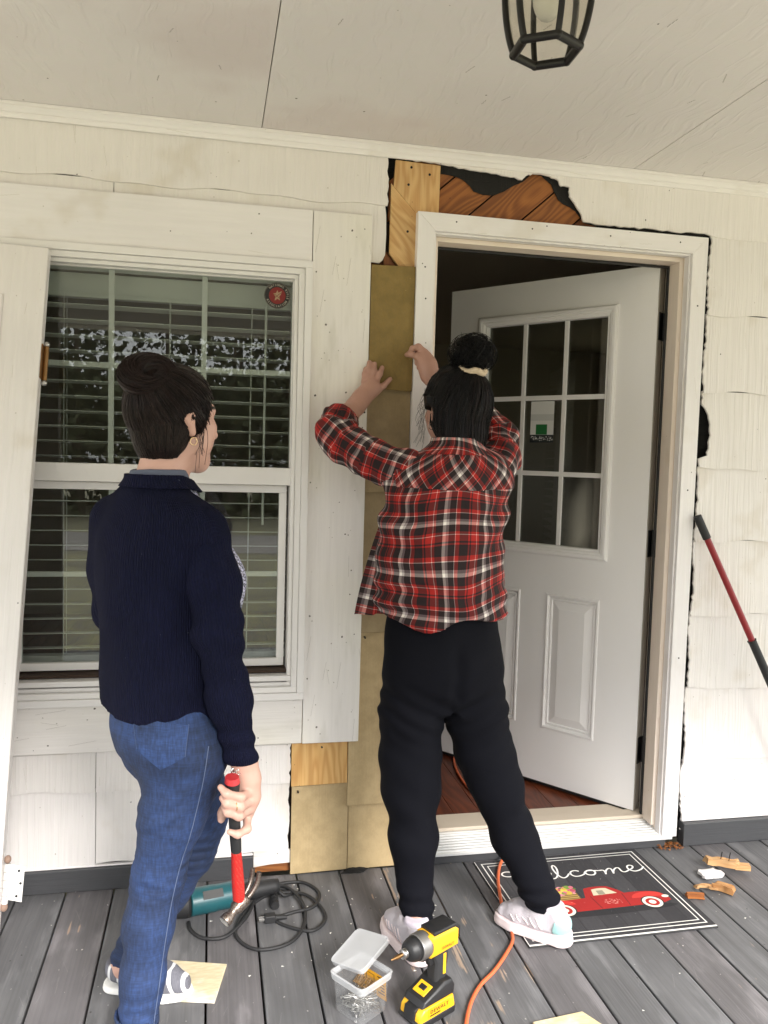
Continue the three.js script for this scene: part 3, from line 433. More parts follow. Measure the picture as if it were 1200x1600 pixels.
// ---------------------------------------------------------------- lantern under the porch ceiling
{
  const o = thing('porch_lantern', 'black six sided porch lantern with glass panels hanging from the ceiling', 'lantern', [0.592, 0.016, 1.15], 0.05);
  const prof = [[0.066, 2.13], [0.075, 2.155], [0.083, 2.19], [0.088, 2.235], [0.086, 2.27], [0.078, 2.3]], A = (k) => Math.PI / 6 + k * Math.PI / 3 + 0.1, at = (r, y, a) => V(Math.cos(a) * r * 0.92, y, Math.sin(a) * r * 0.92);
  for (let k = 0; k < 6; k++) {
    part('rib', tube(prof.map(([r, y]) => at(r, y, A(k))), 0.0062, 6, 20), M.iron, o);
    const pos = []; for (let i = 0; i + 1 < prof.length; i++) { const a = at(prof[i][0] * 0.985, prof[i][1], A(k)), b = at(prof[i][0] * 0.985, prof[i][1], A(k + 1)), c = at(prof[i + 1][0] * 0.985, prof[i + 1][1], A(k + 1)), d = at(prof[i + 1][0] * 0.985, prof[i + 1][1], A(k)); pos.push(...[a, b, c, a, c, d].flatMap((p) => p.toArray())); }
    const g = new THREE.BufferGeometry(); g.setAttribute('position', new THREE.Float32BufferAttribute(pos, 3)); g.computeVertexNormals(); part('glass_panel', g, M.lampGlass, o);
    const p = at(0.066, 2.128, A(k)), q = at(0.066, 2.128, A(k + 1)); part('bottom_rail', [rod(p.toArray(), q.toArray(), 0.0085, 0.0085, 6)], M.iron, o); part('finial', new THREE.SphereGeometry(0.0085, 10, 8).translate(p.x, p.y, p.z), M.iron, o);
    const p2 = at(0.078, 2.3, A(k)), q2 = at(0.078, 2.3, A(k + 1)); part('top_rail', rod(p2.toArray(), q2.toArray(), 0.006, 0.006, 6), M.iron, o);
  }
  const cap = new THREE.CylinderGeometry(0.05, 0.082, 0.028, 6); cap.rotateY(-A(0) + Math.PI / 6 + Math.PI / 3); cap.translate(0, 2.317, 0); part('cap', cap, M.iron, o); part('canopy', new THREE.CylinderGeometry(0.055, 0.055, 0.03, 24).translate(0, 2.3465, 0), M.iron, o);
  part('socket', rod([0, 2.25, 0], [0, 2.305, 0], 0.016), std({ color: lin(0.75, 0.73, 0.68), roughness: 0.5 }), o); part('bulb', new THREE.SphereGeometry(0.028, 16, 12).scale(1, 1.35, 1).translate(0, 2.218, 0), phys({ color: lin(0.85, 0.85, 0.83), roughness: 0.25, transmission: 0.4, thickness: 0 }), o);
}
// ---------------------------------------------------------------- red bar leaning by the door
{
  const o = thing('red_bar', 'red metal pry pole with black grips leaning beside the door trim', 'pole'); const a = V(1.672, 1.21, 0.045), b = V(2.262, 0.012, 0.16), at = (t) => a.clone().lerp(b, t).toArray(), red = std({ color: lin(0.26, 0.012, 0.016), roughness: 0.38 });
  part('shaft', rod(at(0.04), at(1), 0.0115, 0.0115, 16), red, o); part('end_grip', rod(at(0), at(0.065), 0.0145, 0.0145, 16), M.rubber, o, 'black rubber end');
  part('middle_grip', [rod(at(0.372), at(0.52), 0.0145, 0.015, 16), rod(at(0.365), at(0.375), 0.017, 0.014, 7)], M.rubber, o, 'black grip with a torn upper edge'); part('foot', rod(at(0.96), at(1), 0.014, 0.014, 16), M.rubber, o);
}
// ---------------------------------------------------------------- doormat
{
  const w = 1024, h = 832, c = document.createElement('canvas'); c.width = w; c.height = h; const x = c.getContext('2d');
  x.fillStyle = '#232225'; x.fillRect(0, 0, w, h);
  for (let k = 0; k < 9; k++) { const l = 44 + rnd() * 22; x.fillStyle = `rgb(${l},${l - 1},${l + 2})`; x.fillRect(k * w / 9 + 2, 0, w / 9 - 4, h); }
  for (let k = 0; k < 2600; k++) { const l = 30 + rnd() * 50; x.fillStyle = `rgba(${l},${l},${l + 2},.35)`; x.fillRect(rnd() * w, rnd() * h, 1 + rnd() * 2, 8 + rnd() * 60); }
  x.strokeStyle = '#e6e4df'; x.lineWidth = 7; x.strokeRect(34, 30, w - 68, h - 72); x.lineWidth = 6; x.strokeRect(62, 58, w - 124, h - 128); x.lineWidth = 12; x.beginPath(); x.moveTo(0, h - 7); x.lineTo(w, h - 7); x.stroke(); x.lineWidth = 4; x.beginPath(); x.moveTo(2, 0); x.lineTo(2, h); x.stroke();  // borders; the thick bottom line paints a highlight along the front edge
  // Welcome, in script
  x.lineWidth = 9; x.lineCap = 'round'; x.lineJoin = 'round'; x.save(); x.translate(130, 250); x.scale(1.12, 1);
  x.beginPath(); x.moveTo(20, -60); x.bezierCurveTo(-40, -60, -20, -130, 30, -110); x.bezierCurveTo(75, -90, 25, 10, 60, 15); x.bezierCurveTo(95, 15, 110, -70, 105, -90); x.bezierCurveTo(85, -10, 130, 40, 160, 0); x.bezierCurveTo(185, -35, 190, -100, 175, -120);
  x.moveTo(190, -30); x.bezierCurveTo(230, -20, 250, -70, 222, -70); x.bezierCurveTo(190, -66, 195, 10, 235, 0); x.bezierCurveTo(265, -10, 300, -120, 280, -140); x.bezierCurveTo(255, -140, 255, 5, 285, 2); x.bezierCurveTo(300, 0, 315, -20, 325, -35);
  x.moveTo(385, -55); x.bezierCurveTo(370, -75, 330, -60, 335, -25); x.bezierCurveTo(340, 10, 380, 0, 405, -20); x.bezierCurveTo(420, -60, 470, -70, 468, -30); x.bezierCurveTo(462, 10, 410, 5, 415, -30); x.bezierCurveTo(425, -70, 470, -40, 500, -42); x.bezierCurveTo(530, -50, 520, -20, 515, 0);
  x.bezierCurveTo(530, -50, 570, -75, 565, -35); x.lineTo(558, 0); x.bezierCurveTo(575, -50, 615, -75, 610, -35); x.bezierCurveTo(605, 10, 630, 0, 655, -22); x.bezierCurveTo(690, -30, 705, -70, 676, -70); x.bezierCurveTo(645, -60, 650, 5, 690, -2); x.bezierCurveTo(715, -8, 730, -20, 745, -40); x.strokeStyle = '#efede8'; x.stroke(); x.restore();
  // the red pickup
  x.save(); x.translate(0, 60); x.fillStyle = '#141315'; x.globalAlpha = 0.6; x.beginPath(); x.ellipse(520, 545, 420, 36, 0, 0, 7); x.fill(); x.globalAlpha = 1;
  x.fillStyle = '#a88a4c'; x.fillRect(215, 350, 230, 70); x.strokeStyle = '#5d4420'; x.lineWidth = 5; for (let k = 0; k < 4; k++) x.strokeRect(215, 350 + k * 18, 230, 18);
  for (let k = 0; k < 70; k++) { const r = 8 + rnd() * 12, px = 205 + rnd() * 245, py = 290 + rnd() * 70; x.fillStyle = ['#c7a93f', '#d9c24f', '#6f8a3a', '#51702f', '#c26a78', '#d88a9a', '#b24a5c'][Math.floor(rnd() * 7)]; x.beginPath(); x.arc(px, py, r, 0, 7); x.fill(); } for (let k = 0; k < 16; k++) { x.fillStyle = k % 2 ? '#d7b93f' : '#b99422'; x.beginPath(); x.arc(120 + rnd() * 80, 350 + rnd() * 70, 14, 0, 7); x.fill(); }
  x.fillStyle = '#9c1a17'; x.beginPath(); x.moveTo(175, 420); x.lineTo(470, 410); x.lineTo(500, 320); x.quadraticCurveTo(560, 300, 640, 315); x.quadraticCurveTo(690, 355, 705, 395); x.quadraticCurveTo(860, 385, 905, 425); x.quadraticCurveTo(935, 470, 930, 500); x.lineTo(880, 520); x.lineTo(300, 530); x.lineTo(180, 515); x.closePath(); x.fill();
  x.fillStyle = '#c9bfa4'; x.beginPath(); x.moveTo(525, 395); x.lineTo(540, 335); x.quadraticCurveTo(590, 322, 628, 332); x.lineTo(668, 390); x.closePath(); x.fill(); x.fillStyle = '#8e8a76'; x.fillRect(560, 350, 40, 40); x.strokeStyle = '#5e0d0d'; x.lineWidth = 5; x.beginPath(); x.moveTo(505, 400); x.lineTo(515, 520); x.moveTo(690, 400); x.lineTo(680, 515); x.stroke(); x.fillStyle = '#c4322a'; x.beginPath(); x.ellipse(820, 455, 95, 52, 0, Math.PI, 0); x.fill(); x.beginPath(); x.ellipse(300, 460, 95, 50, 0, Math.PI, 0); x.fill();
  for (const px of [310, 815]) for (const [r, k] of [[62, '#1a1a1a'], [55, '#e8e2d2'], [38, '#a31e1a'], [20, '#e8e2d2']]) { x.fillStyle = k; x.beginPath(); x.ellipse(px, 505, r, r * 0.95, 0, 0, 7); x.fill(); }
  x.fillStyle = '#eee7d2'; x.beginPath(); x.ellipse(915, 462, 20, 13, 0, 0, 7); x.fill(); x.fillStyle = '#cf8f86'; for (let k = 0; k < 46; k++) x.fillRect(550 + rnd() * 100, 438 + rnd() * 50, 3 + rnd() * 9, 2 + rnd() * 3); x.restore();
  for (let k = 0; k < 90; k++) { x.fillStyle = `rgba(225,220,210,${0.3 + 0.6 * rnd()})`; x.fillRect(rnd() * w, rnd() * h, 1 + rnd() * 4, 1 + rnd() * 4); }
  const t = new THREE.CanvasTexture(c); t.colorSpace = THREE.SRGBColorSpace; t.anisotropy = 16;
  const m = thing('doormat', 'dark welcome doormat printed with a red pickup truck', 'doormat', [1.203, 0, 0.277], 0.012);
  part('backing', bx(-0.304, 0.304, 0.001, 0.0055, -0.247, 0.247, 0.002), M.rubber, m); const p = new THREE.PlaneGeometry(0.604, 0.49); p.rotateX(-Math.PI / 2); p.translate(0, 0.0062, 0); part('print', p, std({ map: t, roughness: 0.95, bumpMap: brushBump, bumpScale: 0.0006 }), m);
}
// ---------------------------------------------------------------- nail tub
{
  const rx = (hw, r) => { const s = new THREE.Shape(); s.moveTo(-hw + r, -hw); s.lineTo(hw - r, -hw); s.quadraticCurveTo(hw, -hw, hw, -hw + r); s.lineTo(hw, hw - r); s.quadraticCurveTo(hw, hw, hw - r, hw); s.lineTo(-hw + r, hw); s.quadraticCurveTo(-hw, hw, -hw, hw - r); s.lineTo(-hw, -hw + r); s.quadraticCurveTo(-hw, -hw, -hw + r, -hw); return s; };
  const ring = (h0, h1, y0, y1, th, r = 0.016) => { const a = rx(h0, r).getPoints(6), pos = [], n = a.length; const at = (p, k, y) => [p.x * k, y, p.y * k]; const k1 = h1 / h0, ki = (h0 - th) / h0; for (let i = 0; i < n - 1; i++) { const p = a[i], q = a[i + 1], A = at(p, 1, y0), B = at(q, 1, y0), C = at(q, k1, y1), D = at(p, k1, y1); pos.push(...A, ...C, ...B, ...A, ...D, ...C); } const g = new THREE.BufferGeometry(); g.setAttribute('position', new THREE.Float32BufferAttribute(pos, 3)); g.computeVertexNormals(); return g; };
  const pl = phys({ color: lin(0.93, 0.935, 0.94), transmission: 0.93, roughness: 0.1, thickness: 0, ior: 1.4 }), rimM = phys({ color: lin(0.88, 0.89, 0.9), transmission: 0.68, roughness: 0.2, thickness: 0, ior: 1.45 });
  const o = thing('plastic_tub', 'clear plastic tub of nails with its lid propped on top', 'tub', [0.383, 0.0015, 0.697], 0.62);
  part('tub_wall', [ring(0.047, 0.054, 0.001, 0.094, 0.001)], pl, o); const fl = new THREE.ShapeGeometry(rx(0.047, 0.016)); fl.rotateX(-Math.PI / 2); fl.translate(0, 0.0015, 0); part('tub_floor', fl, pl, o);
  part('rim', [ring(0.057, 0.059, 0.083, 0.099, 0.001), ring(0.059, 0.055, 0.099, 0.1005, 0.001), ring(0.055, 0.0535, 0.1005, 0.09, 0.001), ring(0.0545, 0.057, 0.0828, 0.083, 0.001)], rimM, o);
  const lid = new THREE.ExtrudeGeometry(rx(0.058, 0.016), { depth: 0.0025, bevelEnabled: true, bevelThickness: 0.001, bevelSize: 0.001, bevelSegments: 1 }); lid.rotateX(-Math.PI / 2); const lr = ring(0.0585, 0.0585, -0.009, 0.001, 0.001); const lg = join([lid, lr]); lg.rotateZ(0.33); lg.rotateX(-0.2); lg.translate(0.03, 0.1255, -0.036); part('lid', lg, rimM, o);
  const c = document.createElement('canvas'); c.width = c.height = 256; const x = c.getContext('2d'); x.fillStyle = '#d79a1e'; x.fillRect(0, 0, 256, 256); x.fillStyle = '#3b2a12'; x.font = 'bold 30px sans-serif'; for (let k = 0; k < 6; k++) x.fillRect(18, 24 + k * 34, 40 + rnd() * 60, 14); x.strokeStyle = '#6b4a16'; x.lineWidth = 8; x.strokeRect(140, 40, 90, 80); x.fillStyle = '#b87a14'; x.fillRect(140, 140, 90, 90); const t = new THREE.CanvasTexture(c); t.colorSpace = THREE.SRGBColorSpace;
  const lb = new THREE.PlaneGeometry(0.076, 0.062); lb.rotateX(-0.075); lb.translate(0, 0.042, 0.0518); lb.rotateY(Math.PI / 2); part('label', lb, std({ map: t, roughness: 0.5, side: THREE.DoubleSide }), o, 'yellow printed label');
  const nails = [], br = []; for (let k = 0; k < 150; k++) { const a = rnd() * 6.283, e = rr(-0.35, 0.35), L = rr(0.03, 0.06), cx = rr(-0.024, 0.024), cz = rr(-0.024, 0.024), cy = rr(0.006, 0.042), d = V(Math.cos(a) * Math.cos(e), Math.sin(e), Math.sin(a) * Math.cos(e)).multiplyScalar(L / 2); const lim = (v) => clamp(v, -0.043, 0.043), A = [lim(cx - d.x), Math.max(0.004, cy - d.y), lim(cz - d.z)], B = [lim(cx + d.x), Math.max(0.004, cy + d.y), lim(cz + d.z)]; if (Math.hypot(A[0] - B[0], A[1] - B[1], A[2] - B[2]) < 0.01) continue; nails.push(rod(A, B, 0.0013, 0.0013, 5)); const u = V(B[0] - A[0], B[1] - A[1], B[2] - A[2]).normalize().multiplyScalar(0.0012); nails.push(rod(B, [B[0] + u.x, B[1] + u.y, B[2] + u.z], 0.0034, 0.0034, 7)); }
  for (let k = 0; k < 26; k++) { const z = -0.04 + k * 0.002; br.push(rod([0.012 + rr(-0.002, 0.002), 0.048, z], [0.034, 0.06 + rr(-0.003, 0.003), z + rr(-0.004, 0.004)], 0.0012, 0.0012, 5)); }
  const nm = new THREE.Mesh(join(nails), M.steel); nm.name = 'nail_pile'; nm.position.copy(o.position); nm.rotation.copy(o.rotation); nm.userData = { kind: 'stuff', label: 'bright loose nails heaped inside the clear tub', category: 'nails' }; scene.add(nm);
  const nb = new THREE.Mesh(join(br), std({ color: lin(0.2, 0.12, 0.05), roughness: 0.4, metalness: 0.7 })); nb.name = 'brown_nails'; nb.position.copy(o.position); nb.rotation.copy(o.rotation); nb.userData = { kind: 'stuff', label: 'strip of brown nails on top of the bright ones in the tub', category: 'nails' }; scene.add(nb);
}
// ---------------------------------------------------------------- impact driver
{
  const o = thing('impact_driver', 'yellow and black cordless impact driver standing on its battery', 'power drill', [0.549, 0.0015, 0.738], Math.PI + 0.5);
  const Y = std({ color: lin(0.78, 0.42, 0.015), roughness: 0.42 }), K = std({ color: lin(0.014, 0.014, 0.015), roughness: 0.5 }), K2 = std({ color: lin(0.02, 0.02, 0.021), roughness: 0.75 }), G = std({ color: lin(0.3, 0.29, 0.28), roughness: 0.4, metalness: 0.8 });
  const prof = (pts, hw, bev = 0.004) => { const s = new THREE.Shape(pts.map((p) => new THREE.Vector2(...p))); const g = new THREE.ExtrudeGeometry(s, { depth: 2 * hw - 2 * bev, bevelEnabled: true, bevelThickness: bev, bevelSize: bev, bevelOffset: -bev, bevelSegments: 3, curveSegments: 8 }); g.translate(0, 0, -hw + bev); return toCreasedNormals(g, 0.7); };
  const bat = part('battery', prof([[-0.05, 0], [0.06, 0], [0.066, 0.012], [0.062, 0.034], [0.05, 0.046], [-0.05, 0.046], [-0.056, 0.02]], 0.038, 0.006), Y, o); part('battery_base', prof([[-0.054, 0], [0.062, 0], [0.069, 0.01], [0.064, 0.019], [-0.057, 0.019]], 0.0395, 0.004), K, bat); part('battery_latch', prof([[0.05, 0.016], [0.071, 0.016], [0.0665, 0.042], [0.05, 0.046]], 0.019, 0.003), K, bat);
  part('foot', prof([[-0.053, 0.047], [0.055, 0.047], [0.048, 0.062], [0.012, 0.076], [-0.018, 0.09], [-0.045, 0.088], [-0.056, 0.07]], 0.036, 0.007), K, o); part('mode_panel', (() => { const g = new RoundedBoxGeometry(0.034, 0.003, 0.04, 2, 0.0014); g.rotateZ(-0.4); g.translate(0.024, 0.074, 0); return g; })(), Y, o);
  part('mode_button', (() => { const g = new RoundedBoxGeometry(0.014, 0.003, 0.02, 2, 0.001); g.rotateZ(-0.4); g.translate(0.023, 0.0765, 0); return g; })(), K, o);
  part('handle', prof([[-0.042, 0.078], [-0.004, 0.078], [-0.002, 0.1], [-0.004, 0.13], [0.01, 0.165], [-0.044, 0.168], [-0.05, 0.14], [-0.044, 0.11]], 0.0185, 0.009), K2, o); for (const s of [-1, 1]) part('handle_inlay', bx(-0.037, -0.027, 0.098, 0.152, s > 0 ? 0.0165 : -0.0195, s > 0 ? 0.0195 : -0.0165, 0.0014), Y, o);
  part('trigger', prof([[-0.006, 0.128], [0.008, 0.126], [0.013, 0.142], [0.01, 0.158], [-0.002, 0.16]], 0.009, 0.003), K, o);
  part('motor_housing', prof([[-0.074, 0.162], [0.022, 0.158], [0.028, 0.166], [0.028, 0.216], [-0.06, 0.218], [-0.074, 0.208]], 0.03, 0.013), Y, o); part('rear_cap', prof([[-0.078, 0.18], [-0.05, 0.212], [0.014, 0.212], [0.014, 0.2225], [-0.062, 0.2225], [-0.079, 0.21]], 0.026, 0.004), K, o);
  const lathe = (pts) => { const g = new THREE.LatheGeometry(pts.map((p) => new THREE.Vector2(...p)), 28); g.rotateZ(-Math.PI / 2); g.translate(0, 0.188, 0); return g; };
  part('gear_case', lathe([[0.0, 0.02], [0.031, 0.02], [0.0325, 0.026], [0.0325, 0.05], [0.031, 0.053], [0.0, 0.053]]), G, o); part('nose', lathe([[0, 0.052], [0.03, 0.052], [0.0285, 0.064], [0.024, 0.076], [0.018, 0.083], [0, 0.083]]), K, o); part('chuck', lathe([[0, 0.083], [0.0115, 0.083], [0.0115, 0.087], [0.0095, 0.088], [0.0115, 0.09], [0.0115, 0.097], [0, 0.097]]), M.steel, o); part('bit', lathe([[0, 0.097], [0.0052, 0.097], [0.0052, 0.117], [0.003, 0.119], [0.003, 0.126], [0.0008, 0.132], [0, 0.132]]), M.brass, o);
  part('side_knob', new THREE.SphereGeometry(0.011, 14, 10).translate(0.028, 0.155, 0.0), K, o);
  const c = document.createElement('canvas'); c.width = 256; c.height = 112; const x = c.getContext('2d'); x.fillStyle = '#d69a10'; x.fillRect(0, 0, 256, 112); x.fillStyle = '#1a1712'; x.font = 'bold 56px sans-serif'; x.textAlign = 'center'; x.fillText('DEWALT', 128, 62, 232); x.fillRect(20, 78, 120, 16); const t = new THREE.CanvasTexture(c); t.colorSpace = THREE.SRGBColorSpace;
  const pl = new THREE.PlaneGeometry(0.074, 0.025); pl.rotateY(Math.PI); pl.translate(0.002, 0.0325, -0.0392); part('name_plate', pl, std({ map: t, roughness: 0.5, side: THREE.DoubleSide }), o, 'yellow plate with black lettering'); const c2 = pl.clone(); c2.rotateY(Math.PI); part('name_plate', c2, std({ map: t, roughness: 0.5, side: THREE.DoubleSide }), o, 'yellow plate with black lettering');
  const c3 = document.createElement('canvas'); c3.width = 128; c3.height = 32; const x3 = c3.getContext('2d'); x3.fillStyle = '#d69a10'; x3.fillRect(0, 0, 128, 32); x3.fillStyle = '#1a1712'; x3.font = 'bold 26px sans-serif'; x3.textAlign = 'center'; x3.fillText('DEWALT', 64, 26, 120); const t3 = new THREE.CanvasTexture(c3); t3.colorSpace = THREE.SRGBColorSpace; const p3 = new THREE.PlaneGeometry(0.05, 0.011); p3.rotateY(Math.PI); p3.translate(-0.03, 0.178, -0.0304); part('lettering', p3, std({ map: t3, roughness: 0.5, side: THREE.DoubleSide }), o);
}
// ---------------------------------------------------------------- corded saw and its black cord
{
  const o = thing('corded_saw', 'teal corded power saw lying on the deck by the skirting', 'power saw', [0.0, 0.001, 0.0]); const T = std({ color: lin(0.012, 0.085, 0.1), roughness: 0.38 }), A = V(-0.05, 0.045, 0.215), B = V(0.105, 0.045, 0.18), ax = B.clone().sub(A).normalize();
  const lathe = (pts, m, n) => { const g = new THREE.LatheGeometry(pts.map((p) => new THREE.Vector2(...p)), 28); g.applyQuaternion(new THREE.Quaternion().setFromUnitVectors(V(0, 1, 0), ax)); g.translate(...A.toArray()); return part(n, g, m, o); };
  lathe([[0, 0], [0.036, 0], [0.039, 0.006], [0.039, 0.075], [0.0375, 0.08], [0.0375, 0.12], [0.034, 0.16], [0, 0.165]], T, 'motor_housing'); lathe([[0, -0.09], [0.022, -0.09], [0.03, -0.07], [0.036, -0.04], [0.04, -0.012], [0.04, -0.001], [0, -0.001]], M.rubber, 'nose_boot'); lathe([[0, 0.16], [0.026, 0.16], [0.026, 0.2], [0.022, 0.26], [0.02, 0.275], [0, 0.28]], M.rubber, 'handle');
  const pl = bx(-0.03, 0.03, -0.012, 0.012, -0.001, 0.001, 0.0004); pl.rotateX(-0.75); pl.rotateY(0.22); pl.translate(0.02, 0.0735, 0.2275); part('rating_plate', pl, std({ color: lin(0.05, 0.05, 0.05), roughness: 0.5 }), o, 'dark rating plate');
  part('shoe', [bx(-0.2, -0.13, 0.004, 0.02, 0.2, 0.27, 0.003)], M.hinge, o);
  const y = 0.0065, pts = [[0.215, 0.035, 0.155], [0.235, 0.02, 0.17], [0.27, y, 0.125], [0.2, y + 0.004, 0.095], [0.3, y, 0.075], [0.348, y, 0.15], [0.318, y + 0.005, 0.235], [0.255, y + 0.008, 0.26], [0.2, y, 0.275], [0.3, y, 0.35], [0.35, y, 0.29], [0.3, y + 0.006, 0.16], [0.19, y + 0.008, 0.15], [0.11, y + 0.006, 0.24], [0.085, y, 0.34], [0.14, y, 0.415], [0.23, y, 0.4], [0.285, y, 0.31], [0.285, y + 0.01, 0.2], [0.235, y + 0.012, 0.11], [0.17, y + 0.012, 0.13], [0.11, y + 0.01, 0.28], [0.05, y, 0.342], [-0.01, y, 0.335], [-0.045, y, 0.285], [-0.05, y, 0.25]];
  single('power_cord', 'black power cord coiled in loops on the deck', 'cord', tube(pts, 0.0053, 8, 320), M.rubber);
  const p = thing('plug', 'black two prong plug at the end of the coiled cord', 'plug', [0.19, 0.001, 0.277], 0.06); part('plug_body', [bx(-0.022, 0.012, 0.002, 0.024, -0.013, 0.013, 0.004), rod([0.01, 0.012, 0], [0.045, 0.008, -0.002], 0.009, 0.006, 10)], M.rubber, p); for (const z of [-0.006, 0.006]) part('prong', bx(-0.038, -0.021, 0.009, 0.016, z - 0.0008, z + 0.0008, 0.0003), M.steel, p);
  single('cord_sleeve', 'black ribbed cord sleeve standing out from the coil', 'cord sleeve', [rod([0.205, 0.012, 0.135], [0.205, 0.012, 0.215], 0.012, 0.011, 12), ...[0, 1, 2, 3].map((k) => rod([0.205, 0.012, 0.15 + k * 0.018], [0.205, 0.012, 0.158 + k * 0.018], 0.0132, 0.0132, 12))], M.rubber);
}
// ---------------------------------------------------------------- orange extension cord
single('extension_cord', 'orange extension cord running out over the door sill and across the deck', 'cord', tube([[1.2, 0.073, -1.0], [1.06, 0.073, -0.75], [1.02, 0.073, -0.5], [1.04, 0.074, -0.3], [1.06, 0.086, -0.17], [1.052, 0.092, -0.1], [1.046, 0.079, -0.05], [1.035, 0.062, 0.01], [1.02, 0.055, 0.038], [1.0, 0.024, 0.05], [0.978, 0.013, 0.075], [0.94, 0.013, 0.16], [0.91, 0.013, 0.26], [0.885, 0.012, 0.37], [0.879, 0.009, 0.44], [0.865, 0.007, 0.49], [0.83, 0.007, 0.54], [0.765, 0.007, 0.615], [0.71, 0.007, 0.665], [0.668, 0.007, 0.72], [0.632, 0.007, 0.79], [0.6, 0.007, 0.88], [0.59, 0.007, 1.05]], 0.0052, 10, 260), std({ color: lin(0.62, 0.13, 0.045), roughness: 0.5 }));
// ---------------------------------------------------------------- scraps on the deck
{
  const s1 = poly([[-0.125, -0.42], [0.056, -0.471], [0.024, -0.618], [-0.155, -0.575]].map(([x, z]) => [x, z]), 0.0012, 0.0095, 0.0012); s1.rotateX(-Math.PI / 2); boxUV(s1, 'x'); const bt = tex(512, 512, 0.3, 0.3, (u, v) => { const a = fbm(u, v, 6, 6, 5, 501), b = fbm(u, v, 70, 14, 3, 503), w = smooth(0.42, 0.62, a); return [mix(0.8, 0.82, w) + 0.12 * (b - 0.5), mix(0.75, 0.79, w) + 0.12 * (b - 0.5), mix(0.62, 0.74, w) + 0.12 * (b - 0.5)]; });
  single('board_offcut', 'pale flat board offcut under the striped shoe', 'board', s1, std({ map: bt, roughness: 0.8 }));
  const s2 = poly([[0.79, -0.828], [0.928, -0.812], [1.04, -1.02], [0.86, -1.06]], 0.0012, 0.012, 0.0012); s2.rotateX(-Math.PI / 2); single('board_scrap', 'pale yellow board scrap lying alone on the deck in front of the doormat', 'board', boxUV(s2, 'x'), std({ map: bt, color: lin(1, 0.96, 0.86), roughness: 0.8 }));
  const wm = std({ map: pineTex, color: lin(0.86, 0.8, 0.82), roughness: 0.8 }), chunk = (w, h, d, j) => { const g = new THREE.BoxGeometry(w, h, d, 5, 2, 3), p = g.attributes.position; for (let i = 0; i < p.count; i++) { const e = Math.abs(p.getX(i)) > w * 0.29 ? 1 : 0.4; p.setXYZ(i, p.getX(i) + j * e * n3(p.getX(i) * 90 + w * 99, p.getY(i) * 90, p.getZ(i) * 90), p.getY(i) + 0.35 * j * n3(p.getZ(i) * 70, p.getX(i) * 70, 9 + w), p.getZ(i) + 0.6 * j * n3(p.getX(i) * 80, 5, p.getZ(i) * 60)); } g.computeVertexNormals(); return boxUV(g.toNonIndexed(), 'x'); };
  const sc = (name, label, geo, mat, x, y, z, ry, rz = 0) => { const m = single(name, label, 'wood scrap', geo, mat, 'wood scraps beside the doormat'); m.position.set(x, y, z); m.rotation.set(0, ry, rz); return m; };
  const big = thing('wood_scrap', 'splintered wood scrap with two nails standing in it', 'wood scrap', [1.735, 0.026, 0.205], -0.35, 'wood scraps beside the doormat'); part('chunk', [chunk(0.1, 0.022, 0.034, 0.02), boxUV(new THREE.BoxGeometry(0.05, 0.016, 0.026).translate(0.065, -0.004, 0.005).toNonIndexed(), 'x')], wm, big); for (const x of [-0.005, 0.022]) part('nail', rod([x, 0.01, 0], [x + 0.003, 0.04, 0.002], 0.0016), M.hinge, big);
  sc('wood_scrap', 'white painted wood scrap lying under the splintered one', chunk(0.075, 0.01, 0.05, 0.012), M.trim, 1.672, 0.0075, 0.232, 0.2);
  sc('wood_scrap', 'short brown wood stick with a white painted face', [chunk(0.055, 0.014, 0.018, 0.004)], std({ map: brownTex, color: lin(1.2, 1.1, 1), roughness: 0.8 }), 1.537, 0.009, 0.357, -0.25);
  sc('wood_scrap', 'flat torn wood splinter beside the block scrap', chunk(0.06, 0.008, 0.022, 0.02), wm, 1.605, 0.0095, 0.318, -0.3); sc('wood_scrap', 'small wood block scrap with torn paint', chunk(0.06, 0.022, 0.028, 0.01), std({ map: pineTex, color: lin(0.75, 0.62, 0.55), roughness: 0.8 }), 1.655, 0.0125, 0.335, -0.75);
  const db = new THREE.IcosahedronGeometry(0.034, 3), p = db.attributes.position; for (let i = 0; i < p.count; i++) { const k = 1 + 0.5 * n3(p.getX(i) * 60, p.getY(i) * 60, p.getZ(i) * 60); p.setXYZ(i, p.getX(i) * k * 1.2, Math.max(-0.001, p.getY(i) * 0.25 * k), p.getZ(i) * k * 0.5); } db.computeVertexNormals(); db.translate(0.48, 0.002, 0.024); single('debris_clump', 'dark clump of debris at the foot of the bare shingles', 'debris', db, M.felt);
  const ch = [], dt = []; for (let k = 0; k < 70; k++) { const near = k < 42, x = near ? rr(0.2, 0.75) : rr(-0.3, 2.0), z = near ? rr(0.05, 0.5) : rr(0.08, 0.95), s = rr(0.0012, 0.0045); const g = new THREE.TetrahedronGeometry(s); g.scale(rr(0.8, 1.8), 0.35, rr(0.6, 1.2)); g.rotateY(rnd() * 6); g.translate(x, 0.002, z); (k % 9 === 8 ? dt : ch).push(g); }
  const cm = new THREE.Mesh(join(ch), std({ color: lin(0.75, 0.73, 0.68), roughness: 0.8 })); cm.name = 'paint_chips'; cm.userData = { kind: 'stuff', label: 'tiny white paint chips scattered over the deck', category: 'paint chips' }; scene.add(cm);
  const sd = []; for (let k = 0; k < 90; k++) { const g = new THREE.TetrahedronGeometry(rr(0.002, 0.007)); g.scale(1.4, 0.6, 1); g.rotateY(rnd() * 6); g.translate(rr(1.6, 1.69), rr(0.002, 0.01), rr(0.0, 0.05)); sd.push(g); } const sm = new THREE.Mesh(join(sd), M.brown); sm.name = 'wood_dust'; sm.userData = { kind: 'stuff', label: 'brown wood crumbs heaped at the corner of the door sill', category: 'crumbs' }; scene.add(sm);
}
